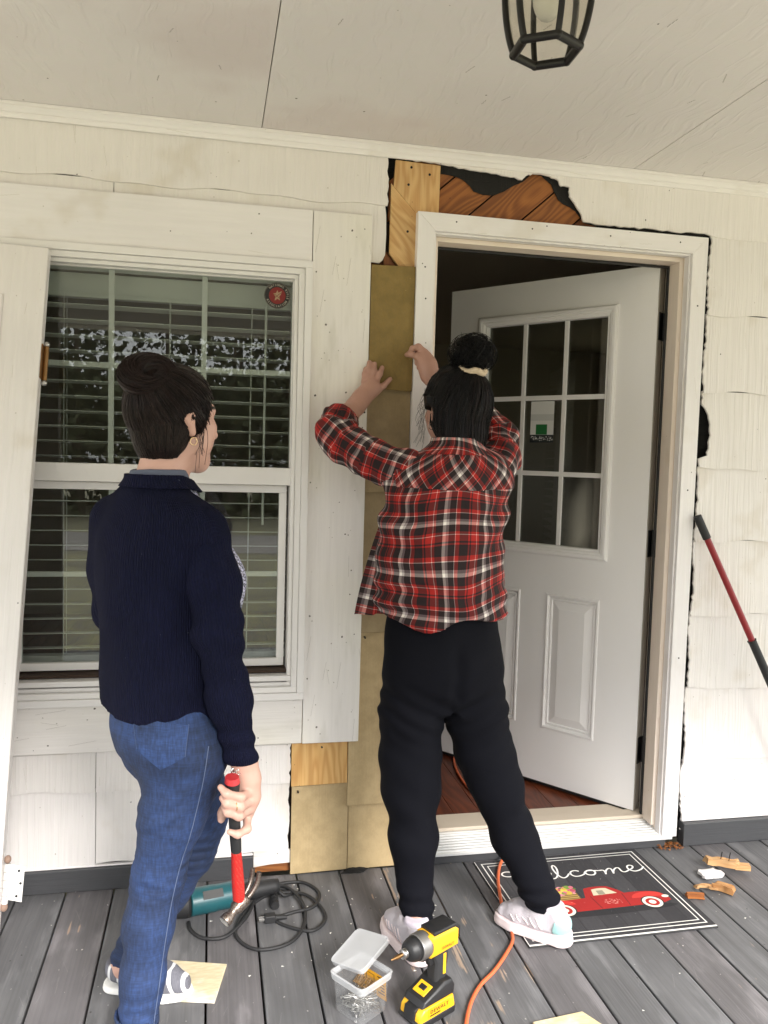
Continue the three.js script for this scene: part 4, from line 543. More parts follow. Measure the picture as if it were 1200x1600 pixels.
// the shingle being fitted
single('siding_shingle', 'olive brown unpainted siding shingle held to the wall by both hands', 'shingle', (() => { const g = poly([[0.4865, 1.606], [0.6305, 1.602], [0.6312, 1.75], [0.6455 - 0.0143, 1.9], [0.6312, 2.0], [0.487, 1.997]], 0.0125, 0.0205, 0.0008); return g; })(), M.gold[0]);
// ---------------------------------------------------------------- people: smooth distance fields meshed on a grid
const smin = (a, b, k) => { const h = Math.max(k - Math.abs(a - b), 0) / k; return Math.min(a, b) - h * h * k * 0.25; };
function chain(...ps) { const s = []; for (let i = 0; i + 1 < ps.length; i++) { const [ax, ay, az, ar] = ps[i], [bx2, by, bz, br] = ps[i + 1]; const dx = bx2 - ax, dy = by - ay, dz = bz - az; s.push({ ax, ay, az, ar, dx, dy, dz, br, q: 1 / (dx * dx + dy * dy + dz * dz + 1e-12) }); } return s; }
function segD(s, x, y, z) { const px = x - s.ax, py = y - s.ay, pz = z - s.az; const t = clamp((px * s.dx + py * s.dy + pz * s.dz) * s.q, 0, 1); return Math.hypot(px - s.dx * t, py - s.dy * t, pz - s.dz * t) - (s.ar + (s.br - s.ar) * t); }
const segField = (segs, k) => (x, y, z) => { let d = 1e3; for (const s of segs) d = smin(d, segD(s, x, y, z), k); return d; };
function slices(S, R, F) {                               // [y, centre x, centre z, half width, half depth], bottom to top
  const at = (y) => { if (y <= S[0][0]) return S[0]; const n = S.length; if (y >= S[n - 1][0]) return S[n - 1]; let i = 0; while (S[i + 1][0] < y) i++; const p0 = S[Math.max(0, i - 1)], p1 = S[i], p2 = S[i + 1], p3 = S[Math.min(n - 1, i + 2)], t = (y - p1[0]) / (p2[0] - p1[0]); return p1.map((_, q) => 0.5 * (2 * p1[q] + (p2[q] - p0[q]) * t + (2 * p0[q] - 5 * p1[q] + 4 * p2[q] - p3[q]) * t * t + (3 * p1[q] - p0[q] - 3 * p2[q] + p3[q]) * t * t * t)); };
  const f = (x, y, z) => { const s = at(y), dx = x - s[1], dz = z - s[2], u = (dx * R[0] + dz * R[1]) / s[3], w = (dx * F[0] + dz * F[1]) / s[4]; const l = Math.sqrt(u * u + w * w), d = (l - 1) * Math.min(s[3], s[4]); return Math.max(d, y - S[S.length - 1][0], S[0][0] - y); };
  f.ang = (x, y, z) => { const s = at(y), dx = x - s[1], dz = z - s[2]; return Math.atan2((dx * R[0] + dz * R[1]) / s[3], -(dx * F[0] + dz * F[1]) / s[4]); };
  return f;
}
function nets(f, lo, hi, h, o = {}) {
  const n = [0, 1, 2].map((q) => Math.ceil((hi[q] - lo[q]) / h) + 1), [nx, ny, nz] = n, val = new Float32Array(nx * ny * nz), id = new Int32Array(nx * ny * nz).fill(-1), I = (i, j, k) => (k * ny + j) * nx + i;
  const Bk = 8, Rb = Bk * h * 0.87 * 1.5 + 0.012;              // only blocks near the surface are filled in
  for (let K = 0; K < nz; K += Bk) for (let J = 0; J < ny; J += Bk) for (let Q = 0; Q < nx; Q += Bk) {
    const cx = lo[0] + (Q + 3.5) * h, cy = lo[1] + (J + 3.5) * h, cz = lo[2] + (K + 3.5) * h, c = f.near ? f.near(cx, cy, cz, Bk * h * 0.87) : f(cx, cy, cz), near = Math.abs(c) < Rb;
    for (let k = K; k < Math.min(nz, K + Bk); k++) for (let j = J; j < Math.min(ny, J + Bk); j++) for (let i = Q; i < Math.min(nx, Q + Bk); i++) val[I(i, j, k)] = near ? f(lo[0] + i * h, lo[1] + j * h, lo[2] + k * h) : c;
  }
  const P = [], idx = [], E = [[0, 1], [0, 2], [0, 4], [1, 3], [1, 5], [2, 3], [2, 6], [3, 7], [4, 5], [4, 6], [5, 7], [6, 7]];
  for (let k = 0; k < nz - 1; k++) for (let j = 0; j < ny - 1; j++) for (let i = 0; i < nx - 1; i++) {
    const v = [], b = I(i, j, k); let m = 0; for (let c = 0; c < 8; c++) { const w = val[b + (c & 1) + ((c >> 1) & 1) * nx + (c >> 2) * nx * ny]; v.push(w); if (w < 0) m |= 1 << c; }
    if (m === 0 || m === 255) continue; let sx = 0, sy = 0, sz = 0, q = 0;
    for (const [a, e] of E) if ((v[a] < 0) !== (v[e] < 0)) { const t = v[a] / (v[a] - v[e]); sx += mix(a & 1, e & 1, t); sy += mix((a >> 1) & 1, (e >> 1) & 1, t); sz += mix(a >> 2, e >> 2, t); q++; }
    id[b] = P.length / 3; P.push(lo[0] + (i + sx / q) * h, lo[1] + (j + sy / q) * h, lo[2] + (k + sz / q) * h);
  }
  const quad = (a, b, c, d, fl) => { if (a < 0 || b < 0 || c < 0 || d < 0) return; if (fl) idx.push(a, c, b, a, d, c); else idx.push(a, b, c, a, c, d); };
  for (let k = 1; k < nz - 1; k++) for (let j = 1; j < ny - 1; j++) for (let i = 1; i < nx - 1; i++) {
    const a = val[I(i, j, k)] < 0;
    if (a !== val[I(i + 1, j, k)] < 0) quad(id[I(i, j - 1, k - 1)], id[I(i, j, k - 1)], id[I(i, j, k)], id[I(i, j - 1, k)], !a);
    if (a !== val[I(i, j + 1, k)] < 0) quad(id[I(i - 1, j, k - 1)], id[I(i - 1, j, k)], id[I(i, j, k)], id[I(i, j, k - 1)], !a);
    if (a !== val[I(i, j, k + 1)] < 0) quad(id[I(i - 1, j - 1, k)], id[I(i, j - 1, k)], id[I(i, j, k)], id[I(i - 1, j, k)], !a);
  }
  const N = new Float32Array(P.length), tri3 = (x, y, z) => { const i = clamp(Math.floor(x), 0, nx - 2), j = clamp(Math.floor(y), 0, ny - 2), k = clamp(Math.floor(z), 0, nz - 2), a = x - i, b = y - j, c = z - k, q = I(i, j, k), X = nx, Z = nx * ny; return mix(mix(mix(val[q], val[q + 1], a), mix(val[q + X], val[q + X + 1], a), b), mix(mix(val[q + Z], val[q + Z + 1], a), mix(val[q + Z + X], val[q + Z + X + 1], a), b), c); };
  for (let i = 0; i < P.length; i += 3) { const x = (P[i] - lo[0]) / h, y = (P[i + 1] - lo[1]) / h, z = (P[i + 2] - lo[2]) / h, e = 0.7, gx = tri3(x + e, y, z) - tri3(x - e, y, z), gy = tri3(x, y + e, z) - tri3(x, y - e, z), gz = tri3(x, y, z + e) - tri3(x, y, z - e), l = Math.hypot(gx, gy, gz) || 1; N[i] = gx / l; N[i + 1] = gy / l; N[i + 2] = gz / l; }
  const g = new THREE.BufferGeometry(); g.setAttribute('position', new THREE.Float32BufferAttribute(P, 3)); g.setAttribute('normal', new THREE.BufferAttribute(N, 3)); g.setIndex(idx);
  const cnt = P.length / 3, uv = new Float32Array(cnt * 2); for (let i = 0; i < cnt; i++) { const t = o.uv ? o.uv(P[3 * i], P[3 * i + 1], P[3 * i + 2]) : [P[3 * i] + P[3 * i + 2] * 0.7, P[3 * i + 1]]; uv[2 * i] = t[0]; uv[2 * i + 1] = t[1]; } g.setAttribute('uv', new THREE.BufferAttribute(uv, 2));
  if (o.color) { const c = new Float32Array(cnt * 3); for (let i = 0; i < cnt; i++) { const t = o.color(P[3 * i], P[3 * i + 1], P[3 * i + 2]); c.set(t, 3 * i); } g.setAttribute('color', new THREE.BufferAttribute(c, 3)); }
  return g;
}
// one skin for a whole body: groups of bones, each [bones, join within, join to the rest]
function bodyField(groups, head) {
  const G = groups.map(([segs, ki, ko]) => { const xs = [], c = [0, 0, 0]; for (const q of segs) { xs.push([q.ax, q.ay, q.az, q.ar], [q.ax + q.dx, q.ay + q.dy, q.az + q.dz, q.br]); } for (const p of xs) for (let i = 0; i < 3; i++) c[i] += p[i] / xs.length; const R = Math.max(...xs.map((p) => Math.hypot(p[0] - c[0], p[1] - c[1], p[2] - c[2]) + p[3])); return { segs, ki, ko, c, R }; });
  const one = (g, x, y, z) => { let e = 1e3; for (const q of g.segs) e = smin(e, segD(q, x, y, z), g.ki); return e; };
  let act = G, useHead = true;
  const f = (x, y, z) => { let d = useHead ? head(x, y, z) : 1e3; for (const g of act) d = smin(d, one(g, x, y, z), g.ko); return d; };
  f.near = (x, y, z, R) => { const hd = head(x, y, z), e = G.map((g) => one(g, x, y, z)); let d = hd; G.forEach((g, i) => { d = smin(d, e[i], g.ko); }); const lim = Math.abs(Math.min(d, 0)) + Math.max(d, 0) + 2.2 * R + 0.05; useHead = hd < lim; act = G.filter((g, i) => e[i] < lim); return d; };
  return f;
}
const thin = (segs, k) => segs.map((s) => ({ ...s, ar: s.ar * k, br: s.br * k }));
const mergeSkin = (l) => mergeGeometries(l, false);
const boneUV = (segs, r) => (x, y, z) => { let best = 1e9, b = 0, t0 = 0, acc = 0, L = 0; segs.forEach((s, i) => { const d = segD(s, x, y, z); if (d < best) { best = d; b = i; acc = L; } L += 1 / Math.sqrt(s.q); }); const s = segs[b], len = 1 / Math.sqrt(s.q), t = clamp(((x - s.ax) * s.dx + (y - s.ay) * s.dy + (z - s.az) * s.dz) * s.q, -0.3, 1.3); const d = V(s.dx, s.dy, s.dz).normalize(), e1 = V(0, 0, -1).addScaledVector(d, d.z).normalize(), e2 = V().crossVectors(d, e1), q = V(x - s.ax, y - s.ay, z - s.az); return [Math.atan2(q.dot(e2), -q.dot(e1)) * r, acc + t * len]; };
// cloth and skin
const plaidTex = (() => {
  const red = [0.66, 0.1, 0.075], dark = [0.11, 0.05, 0.06], wht = [0.93, 0.9, 0.87], gry = [0.6, 0.55, 0.55], B = [[0.2, dark], [0.235, red], [0.27, dark], [0.4, red], [0.415, wht], [0.47, red], [0.63, dark], [0.7, wht], [0.76, gry], [0.9, dark], [0.915, wht], [1.01, red]];
  const band = (t) => B.find(([e]) => t < e)[1];
  return tex(512, 512, 0.122, 0.115, (u, v) => { const a = band(u), b = band((v + 0.3) % 1), tw = (Math.floor(u * 180) + Math.floor(v * 180)) % 2 ? 0.56 : 0.44; return a.map((c, q) => mix(c, b[q], tw)); });
})();
const knitBump = tex(256, 256, 0.03, 0.03, (u, v) => { const r = Math.abs(((u * 5) % 1) - 0.5) * 2; return clamp(smooth(0.1, 0.9, r) * 0.85 + 0.15 * Math.abs(Math.sin(v * 40 + (Math.floor(u * 5) % 2) * 1.5)), 0, 1); }, false);
const knitTex = tex(512, 512, 0.6, 0.6, (u, v) => { const m = fbm(u, v, 6, 6, 4, 601), f = fbm(u, v, 128, 128, 2, 605); const l = 0.9 + 0.25 * (m - 0.5) + 0.22 * (f - 0.5); return [0.07 * l, 0.08 * l, 0.17 * l]; }, true, (put, w, h) => dots(put, w, h, 16, 0.5, 1.1, [0.6, 0.6, 0.62], 0.5, 0.9));
const denimTex = tex(512, 512, 0.32, 0.32, (u, v) => { const m = fbm(u, v, 5, 5, 5, 611), g = fbm(u, v, 170, 24, 2, 613), k = fbm(u, v, 24, 170, 2, 615); const l = 0.97 + 0.75 * (m - 0.5) + 0.4 * (g - 0.5) + 0.25 * (k - 0.5); return [0.125 * l, 0.195 * l, 0.335 * l]; });
const laceTex = tex(256, 256, 0.05, 0.05, (u, v) => { const a = fbm(u, v, 14, 14, 2, 621), b = Math.abs(Math.sin(v * 31 * 3.14159)) * 0.3; const l = smooth(0.35, 0.65, a) * 0.5 + 0.25 + b * 0.3; return [l, l, l * 1.12]; });
const stripeTex = tex(256, 64, 0.03, 0.2, (u, v) => { const w = u > 0.7 ? 1 : 0, n = fbm(u, v, 60, 60, 2, 631) - 0.5; const l = w ? 0.82 : 0.4; return [l + 0.15 * n, l + 0.15 * n, l + (w ? 0 : 0.03) + 0.15 * n]; });
const weaveBump = tex(128, 128, 0.008, 0.008, (u, v) => 0.5 + 0.25 * Math.sin(u * 50.26) + 0.25 * Math.sin(v * 50.26), false);
const C = {
  skin: phys({ vertexColors: true, roughness: 0.5, sheen: 0.2, sheenRoughness: 0.5 }), plaid: std({ map: plaidTex, roughness: 0.85, bumpMap: weaveBump, bumpScale: 0.0003, side: THREE.DoubleSide }),
  navy: phys({ map: knitTex, specularIntensity: 0.25, roughness: 0.95, bumpMap: knitBump, bumpScale: 0.0022 }), denim: std({ map: denimTex, roughness: 0.85, bumpMap: weaveBump, bumpScale: 0.0003 }), denim2: std({ map: denimTex, color: lin(1.12, 1.12, 1.12), roughness: 0.85 }), stitch: std({ color: lin(0.085, 0.115, 0.2), roughness: 0.8 }),
  blackCloth: phys({ color: lin(0.0052, 0.0055, 0.0085), specularIntensity: 0.22, roughness: 0.85, bumpMap: weaveBump, bumpScale: 0.0002 }), lace: std({ map: laceTex, roughness: 0.9 }), collar: std({ color: lin(0.1, 0.115, 0.16), roughness: 0.9 }),
  hair: phys({ color: lin(0.008, 0.0052, 0.0046), specularIntensity: 0.4, roughness: 0.36, anisotropy: 0.5 }), hair2: phys({ color: lin(0.018, 0.0095, 0.008), specularIntensity: 0.5, roughness: 0.36 }), hairB: phys({ color: lin(0.005, 0.0046, 0.005), specularIntensity: 0.4, roughness: 0.33 }), hairB2: phys({ color: lin(0.014, 0.008, 0.008), specularIntensity: 0.5, roughness: 0.36 }),
  gold: std({ color: lin(0.75, 0.55, 0.3), roughness: 0.25, metalness: 1 }), silver: std({ color: lin(0.8, 0.79, 0.77), roughness: 0.25, metalness: 1 }), scrunchie: std({ color: lin(0.6, 0.48, 0.34), roughness: 0.9 }),
  stripe: std({ map: stripeTex, roughness: 0.9 }), sole: std({ color: lin(0.72, 0.71, 0.68), roughness: 0.7 }), sneak: std({ color: lin(0.6, 0.56, 0.6), roughness: 0.8, bumpMap: weaveBump, bumpScale: 0.0005 }), sneakSole: std({ color: lin(0.78, 0.66, 0.66), roughness: 0.6 }), teal: std({ color: lin(0.33, 0.56, 0.55), roughness: 0.5 }), sock: std({ color: lin(0.66, 0.6, 0.68), roughness: 0.9 }),
};
const skinTone = (b) => (x, y, z) => { const n = n3(x * 40, y * 40, z * 40) * 0.04 + n3(x * 150, y * 150, z * 150) * 0.02; return [b[0] * (1 + n), b[1] * (1 + n * 1.3), b[2] * (1 + n * 1.3)]; };
// a head: skull, jaw, nose, lips, ears; c centre, a facing angle (x, z), looks along f
function headField(c, f, r) {
  const at = (u, v, w) => [c[0] + f[0] * w + r[0] * u, c[1] + v, c[2] + f[1] * w + r[1] * u], s = [];
  const el = (p, rx, ry, rz) => ({ p, rx, ry, rz });
  const E = [el([0, 0.028, -0.012], 0.074, 0.088, 0.092), el([0, -0.035, 0.03], 0.058, 0.07, 0.058)];
  const jaw = chain([...at(-0.04, -0.06, 0.02), 0.02], [...at(0, -0.098, 0.062), 0.018], [...at(0.04, -0.06, 0.02), 0.02]), nose = chain([...at(0, 0.005, 0.085), 0.009], [...at(0, -0.032, 0.102), 0.012]), lips = chain([...at(-0.017, -0.062, 0.079), 0.006], [...at(0, -0.06, 0.087), 0.0085], [...at(0.017, -0.062, 0.079), 0.006]);
  const ears = [-1, 1].map((k) => chain([...at(k * 0.077, 0.014, -0.012), 0.011], [...at(k * 0.081, 0.0, -0.02), 0.013], [...at(k * 0.075, -0.03, -0.006), 0.009]));
  const brow = chain([...at(-0.035, 0.025, 0.07), 0.012], [...at(0.035, 0.025, 0.07), 0.012]), chk = [-1, 1].map((k) => chain([...at(k * 0.04, -0.02, 0.055), 0.024], [...at(k * 0.036, -0.05, 0.05), 0.02]));
  return (x, y, z) => {
    const dx = x - c[0], dz = z - c[2], u = dx * r[0] + dz * r[1], v = y - c[1], w = dx * f[0] + dz * f[1]; let d = 1e3;
    for (const e of E) { const q = Math.sqrt(((u - e.p[0]) / e.rx) ** 2 + ((v - e.p[1]) / e.ry) ** 2 + ((w - e.p[2]) / e.rz) ** 2); d = smin(d, (q - 1) * Math.min(e.rx, e.ry, e.rz), 0.03); }
    for (const g of jaw) d = smin(d, segD(g, x, y, z), 0.03); for (const q of chk) for (const g of q) d = smin(d, segD(g, x, y, z), 0.02); for (const g of brow) d = smin(d, segD(g, x, y, z), 0.015);
    for (const k of [-1, 1]) d = Math.max(d, 0.011 - Math.hypot(u - k * 0.031, (v - 0.004) * 1.3, w - 0.087)); for (const g of nose) d = smin(d, segD(g, x, y, z), 0.012); for (const g of lips) d = smin(d, segD(g, x, y, z), 0.008);
    for (const e of ears) for (const g of e) d = smin(d, segD(g, x, y, z), 0.008); for (const k of [-1, 1]) d = Math.max(d, 0.0085 - Math.hypot(u - k * 0.0945, (v + 0.001) * 0.62, w + 0.013)); return d;
  };
}
function headColor(c, f, r, base) { const t = skinTone(base); return (x, y, z) => { const k = t(x, y, z), dx = x - c[0], dz = z - c[2], u = dx * r[0] + dz * r[1], v = y - c[1], w = dx * f[0] + dz * f[1]; if (w > 0.07 && Math.abs(v + 0.061) < 0.009 && Math.abs(u) < 0.024) return [k[0] * 0.8, k[1] * 0.5, k[2] * 0.5]; if (w > 0.06 && Math.abs(Math.abs(u) - 0.033) < 0.017 && Math.abs(v - 0.03) < 0.0045) return [0.03, 0.02, 0.015]; if (w > 0.06 && Math.hypot(Math.abs(u) - 0.031, (v - 0.004) * 1.6) < 0.01) return [0.05, 0.03, 0.025]; return k; }; }
function onField(f, p, off) { let [x, y, z] = p; const e = 0.004; for (let k = 0; k < 14; k++) { const d = f(x, y, z) - off, gx = f(x + e, y, z) - f(x - e, y, z), gy = f(x, y + e, z) - f(x, y - e, z), gz = f(x, y, z + e) - f(x, y, z - e), l = Math.hypot(gx, gy, gz) || 1; x -= gx / l * d * 0.8; y -= gy / l * d * 0.8; z -= gz / l * d * 0.8; } return V(x, y, z); }
// strands laid over a form; path(i) gives a list of points
function strands(n, r, path, rad = 3) { const out = []; for (let i = 0; i < n; i++) { const p = path(i); if (!p) continue; const c = new THREE.CatmullRomCurve3(p, false, 'centripetal'), g = new THREE.TubeGeometry(c, Math.max(6, p.length * 2), r * rr(0.6, 1.3), rad, false); out.push(g); } return join(out); }
function shoe(heel, dir, L, o) {                         // fields in the shoe's own frame, then turned into place
  const q = (g) => { g.rotateY(Math.atan2(-dir[1], dir[0])); g.translate(heel[0], o.y ?? 0.0015, heel[1]); return g; }, S = L / 0.25;
  const tong = o.tongue ? chain([0.07, 0.07, 0, 0.03], [0.098, 0.074, 0, 0.026]) : []; const up = chain([0.035, 0.05, 0, 0.031], [0.1, 0.055, 0, 0.037], [0.165, 0.04, 0.004, 0.036], [0.215, 0.028, 0.003, 0.029]).map((s) => s), collar = chain([0.05, 0.06, 0, 0.032], [0.055, o.high ?? 0.085, 0, 0.033]), soleC = chain([0.035, 0.01, 0, 0.035], [0.1, 0.01, 0, 0.034], [0.17, 0.01, 0.004, 0.042], [0.213, 0.01, 0.003, 0.034]);
  const s2 = (x, z) => { let d = 1e3; for (const s of soleC) d = smin(d, segD(s, x, 0.01, z), 0.03); return d; };
  const uf = (x, y, z) => { let d = 1e3; for (const s of up) d = smin(d, segD(s, x, y, z), 0.03); for (const s of [...collar, ...tong]) d = smin(d, segD(s, x, y, z), 0.03); d += 0.0015 * n3(x * 60, y * 60, z * 60) * (o.wr ?? 1); d = Math.max(d, s2(x, z) - 0.001); return Math.max(d, o.th - y, y - (o.high ?? 0.085)); };
  const sf = (x, y, z) => Math.max(s2(x, z) - (o.flare ?? 0.002) + 0.003 * smooth(0.3, 0.9, y / o.th) * (o.flare ? 1 : 0), y - o.th - (o.heelUp ?? 0) * smooth(0.09, 0.02, x), -y);
  return { up: q(nets(uf, [-0.02, -0.005, -0.06], [0.27, 0.13, 0.06], 0.0042, { uv: (x, y, z) => [x + 0.6 * Math.abs(z) * 0.2 + 0.3 * (y - 0.03) * (x > 0.12 ? 1 : -0.4), z] }).scale(S, 1, S)), sole: q(nets(sf, [-0.02, -0.006, -0.06], [0.27, 0.06, 0.06], 0.0042).scale(S, 1, S)), place: q, s2, uf, S };
}
// ---------------------------------------------------------------- the woman in the navy cardigan
const navyWoman = thing('person', 'woman in navy cardigan and blue jeans watching, a hammer hanging from her hand', 'person');
{
  const P = navyWoman, F = [0.72, -0.69], R = [0.69, 0.72], tone = [0.56, 0.335, 0.265];
  // jeans
  const pel = slices([[0.6, -0.066, 0.69, 0.07, 0.065], [0.65, -0.074, 0.697, 0.1, 0.085], [0.7, -0.087, 0.702, 0.132, 0.112], [0.76, -0.098, 0.697, 0.144, 0.116], [0.87, -0.105, 0.68, 0.134, 0.1]], R, F);
  const legR = chain([-0.046, 0.69, 0.745, 0.086], [-0.078, 0.56, 0.748, 0.072], [-0.11, 0.41, 0.755, 0.055], [-0.127, 0.32, 0.77, 0.053], [-0.138, 0.2, 0.785, 0.047], [-0.149, 0.085, 0.8, 0.042]), legL = chain([-0.12, 0.69, 0.64, 0.084], [-0.035, 0.56, 0.618, 0.072], [-0.02, 0.485, 0.61, 0.064], [-0.04, 0.4, 0.6, 0.057], [-0.093, 0.29, 0.572, 0.054], [-0.148, 0.19, 0.548, 0.047], [-0.2, 0.08, 0.52, 0.042]);
  const fold = (x, y, z) => { const n = n3(x * 14, y * 9, z * 14), kn = Math.exp(-(((y - 0.42) / 0.075) ** 2)), th = Math.exp(-(((y - 0.58) / 0.07) ** 2)); const br = 0.5 + 0.7 * n3(x * 18 + 5, y * 12, z * 18); return 0.003 * kn * br * Math.sin(y * 230 + n * 6 + x * 55) + 0.0026 * th * br * Math.sin(y * 150 - x * 90 + n * 5) + 0.003 * n3(x * 22, y * 34, z * 22) + 0.0016 * Math.sin(y * 190 + n * 6) * Math.exp(-(((y - 0.14) / 0.06) ** 2)); };
  const jf = (x, y, z) => { let d = pel(x, y, z), l = 1e3, m = 1e3; for (const s of legR) l = smin(l, segD(s, x, y, z), 0.03); for (const s of legL) m = smin(m, segD(s, x, y, z), 0.03); d = smin(d, l, 0.05); d = smin(d, m, 0.05); d = Math.max(d + fold(x, y, z), y - 0.86); return Math.max(d, (z < 0.66 ? 0.082 : 0.1) - y); };
  part('jeans', nets(jf, [-0.31, 0.07, 0.45], [0.12, 0.88, 0.9], 0.0062, { uv: (x, y, z) => [Math.atan2(x + 0.1, z - 0.68) * 0.09, y] }), C.denim, P);
  const cuff = (c, ax) => { const s = chain([c[0], 0.098, c[1], 0.0475], [c[0] + ax[0] * 0.03, 0.128, c[1] + ax[1] * 0.03, 0.0495]); return nets((x, y, z) => Math.max(segD(s[0], x, y, z), Math.abs(y - 0.112) - 0.014, -(segD(s[0], x, y, z) + 0.006)), [c[0] - 0.07, 0.085, c[1] - 0.07], [c[0] + 0.07, 0.145, c[1] + 0.07], 0.005); };
  part('cuff', cuff([-0.147, 0.798], [-0.1, -0.1]), C.denim2, P);
  // stitched lines and pocket, pressed onto the cloth
  const onto = (x, y, z0, fn, off = 0.0) => { let z = z0; for (let k = 0; k < 60; k++) { const d = fn(x, y, z) - off; z -= d * 0.8; if (d < 0.0003) break; } return V(x, y, z); };
  const line = (pts, fn, n = 26, r = 0.0009) => { const c = new THREE.CatmullRomCurve3(pts.map(([x, y]) => V(x, y, 0)), false, 'centripetal'); return new THREE.TubeGeometry(new THREE.CatmullRomCurve3(c.getPoints(n).map((p) => onto(p.x, p.y, 1.0, fn, 0.0006))), n * 2, r, 5); };
  const pk = [[-0.166, 0.806], [-0.043, 0.79], [-0.05, 0.725], [-0.104, 0.694], [-0.153, 0.735]];
  const pg = (() => { const pos = [], N = 10, e = (u, v) => { const top = [mix(pk[0][0], pk[1][0], u), mix(pk[0][1], pk[1][1], u)], lowx = mix(pk[4][0], pk[2][0], u), lowy = u < 0.5 ? mix(pk[4][1], pk[3][1], u * 2) : mix(pk[3][1], pk[2][1], u * 2 - 1); return onto(mix(top[0], lowx, v), mix(top[1], lowy, v), 1.0, jf, 0.0022).toArray(); }; for (let i = 0; i < N; i++) for (let j = 0; j < N; j++) { const a = e(i / N, j / N), b = e((i + 1) / N, j / N), c = e((i + 1) / N, (j + 1) / N), d = e(i / N, (j + 1) / N); pos.push(...a, ...d, ...c, ...a, ...c, ...b); } const g = new THREE.BufferGeometry(); g.setAttribute('position', new THREE.Float32BufferAttribute(pos, 3)); g.computeVertexNormals(); return boxUV(g); })();
  const pkm = part('back_pocket', pg, C.denim2, P); const pin = pk.map(([x, y]) => [mix(-0.104, x, 0.93), mix(0.755, y, 0.93)]); part('stitching', [line([pin[0], pin[4]], jf), line([pin[4], pin[3]], jf), line([pin[3], pin[2]], jf), line([pin[2], pin[1]], jf), line([pk[0], pk[4]], jf), line([pk[1], pk[2]], jf), line([[-0.06, 0.79], [-0.1, 0.735], [-0.15, 0.75]], jf)], C.stitch, pkm);
  part('side_seam', [line([[0.0, 0.74], [-0.014, 0.64], [-0.036, 0.54], [-0.068, 0.42], [-0.085, 0.32], [-0.1, 0.2], [-0.112, 0.105]], jf, 60, 0.0012)], C.stitch, P);
  // shirt under the cardigan
  const inn = slices([[0.728, -0.07, 0.652, 0.148, 0.118], [0.86, -0.07, 0.645, 0.145, 0.118], [1.0, -0.062, 0.635, 0.146, 0.122], [1.1, -0.06, 0.628, 0.15, 0.13], [1.2, -0.1, 0.655, 0.14, 0.108], [1.27, -0.115, 0.668, 0.11, 0.078], [1.335, -0.12, 0.672, 0.068, 0.062], [1.36, -0.118, 0.671, 0.064, 0.058]], R, F);
  part('lace_shirt', nets((x, y, z) => Math.max(inn(x, y, z) + 0.0025 * n3(x * 20, y * 12, z * 20), y - 1.312), [-0.29, 0.72, 0.48], [0.12, 1.36, 0.84], 0.007, { uv: (x, y, z) => [inn.ang(x, y, z) * 0.14, y] }), C.lace, P);
  part('shirt_collar', nets((x, y, z) => { const d = inn(x, y, z); return Math.max(Math.abs(d + 0.003) - 0.0045 - 0.0025 * n3(x * 40, y * 40, z * 40), 1.3 - y, y - 1.345 - 0.005 * n3(x * 30, 1, z * 30)); }, [-0.22, 1.29, 0.57], [-0.02, 1.36, 0.78], 0.004), C.collar, P);
  // cardigan
  const tor = slices([[0.72, -0.106, 0.678, 0.163, 0.129], [0.85, -0.109, 0.676, 0.157, 0.122], [1.0, -0.113, 0.672, 0.16, 0.122], [1.12, -0.118, 0.67, 0.17, 0.124], [1.19, -0.12, 0.672, 0.172, 0.116], [1.245, -0.121, 0.675, 0.155, 0.099], [1.285, -0.121, 0.676, 0.118, 0.082], [1.325, -0.121, 0.674, 0.074, 0.067], [1.33, -0.121, 0.674, 0.072, 0.066]], R, F);
  const armL = chain([-0.228, 1.222, 0.592, 0.056], [-0.238, 1.1, 0.565, 0.05], [-0.228, 0.985, 0.54, 0.047], [-0.06, 0.94, 0.47, 0.038]), armR = chain([-0.022, 1.21, 0.755, 0.06], [0.005, 1.1, 0.788, 0.054], [0.017, 0.99, 0.802, 0.049], [0.042, 0.84, 0.8, 0.044], [0.074, 0.692, 0.787, 0.036]);
  const wr = (x, y, z) => 0.004 * Math.sin((y * 0.9 - x * 1.1) * 34 + 2.2 * n3(x * 5, y * 4, z * 5)) * smooth(0.72, 0.85, y) * smooth(1.2, 1.05, y) * (0.5 + 0.5 * n3(x * 6, y * 3, 7)) + 0.0045 * n3(x * 8, y * 7, z * 8) + 0.0022 * n3(x * 22, y * 16, z * 22);
  const armFold = (x, y, z) => 0.004 * Math.exp(-(((y - 0.95) / 0.1) ** 2)) * Math.sin(y * 95 + 3 * n3(x * 9, y * 9, z * 9)) + 0.0028 * n3(x * 25, y * 30, z * 25) + 0.0035 * Math.exp(-(((y - 0.73) / 0.05) ** 2)) * Math.sin(y * 150 + 2 * n3(x * 12, y * 9, z * 12));
  const tf = (x, y, z) => { let d = tor(x, y, z), l = 1e3; for (const s of armL) l = smin(l, segD(s, x, y, z), 0.03); d = smin(d, l, 0.03); let sh = segD(armR[0], x, y, z); d = smin(d, sh + smooth(1.2, 1.08, y) * 0.2, 0.035); const dx = x + 0.113, dz = z - 0.672, fw = dx * F[0] + dz * F[1]; d = Math.max(d + wr(x, y, z), fw - 0.07); return Math.max(d, fw - 0.052 + 0.5 * Math.max(0, y - 1.2), 0.752 - x * 0.19 + 0.004 * Math.sin(x * 40) - y); };
  part('cardigan', nets(tf, [-0.33, 0.72, 0.46], [0.13, 1.345, 0.88], 0.0062, { uv: (x, y, z) => [tor.ang(x, y, z) * 0.15, y] }), C.navy, P);
  part('sleeve', nets((x, y, z) => { let d = 1e3; for (const s of armR) d = smin(d, segD(s, x, y, z), 0.04); return Math.max(d + armFold(x, y, z), 0.688 - y, y - 1.262); }, [-0.1, 0.67, 0.68], [0.14, 1.275, 0.88], 0.0052, { uv: boneUV(armR, 0.05) }), C.navy, P, 'ribbed navy sleeve hanging at her side');
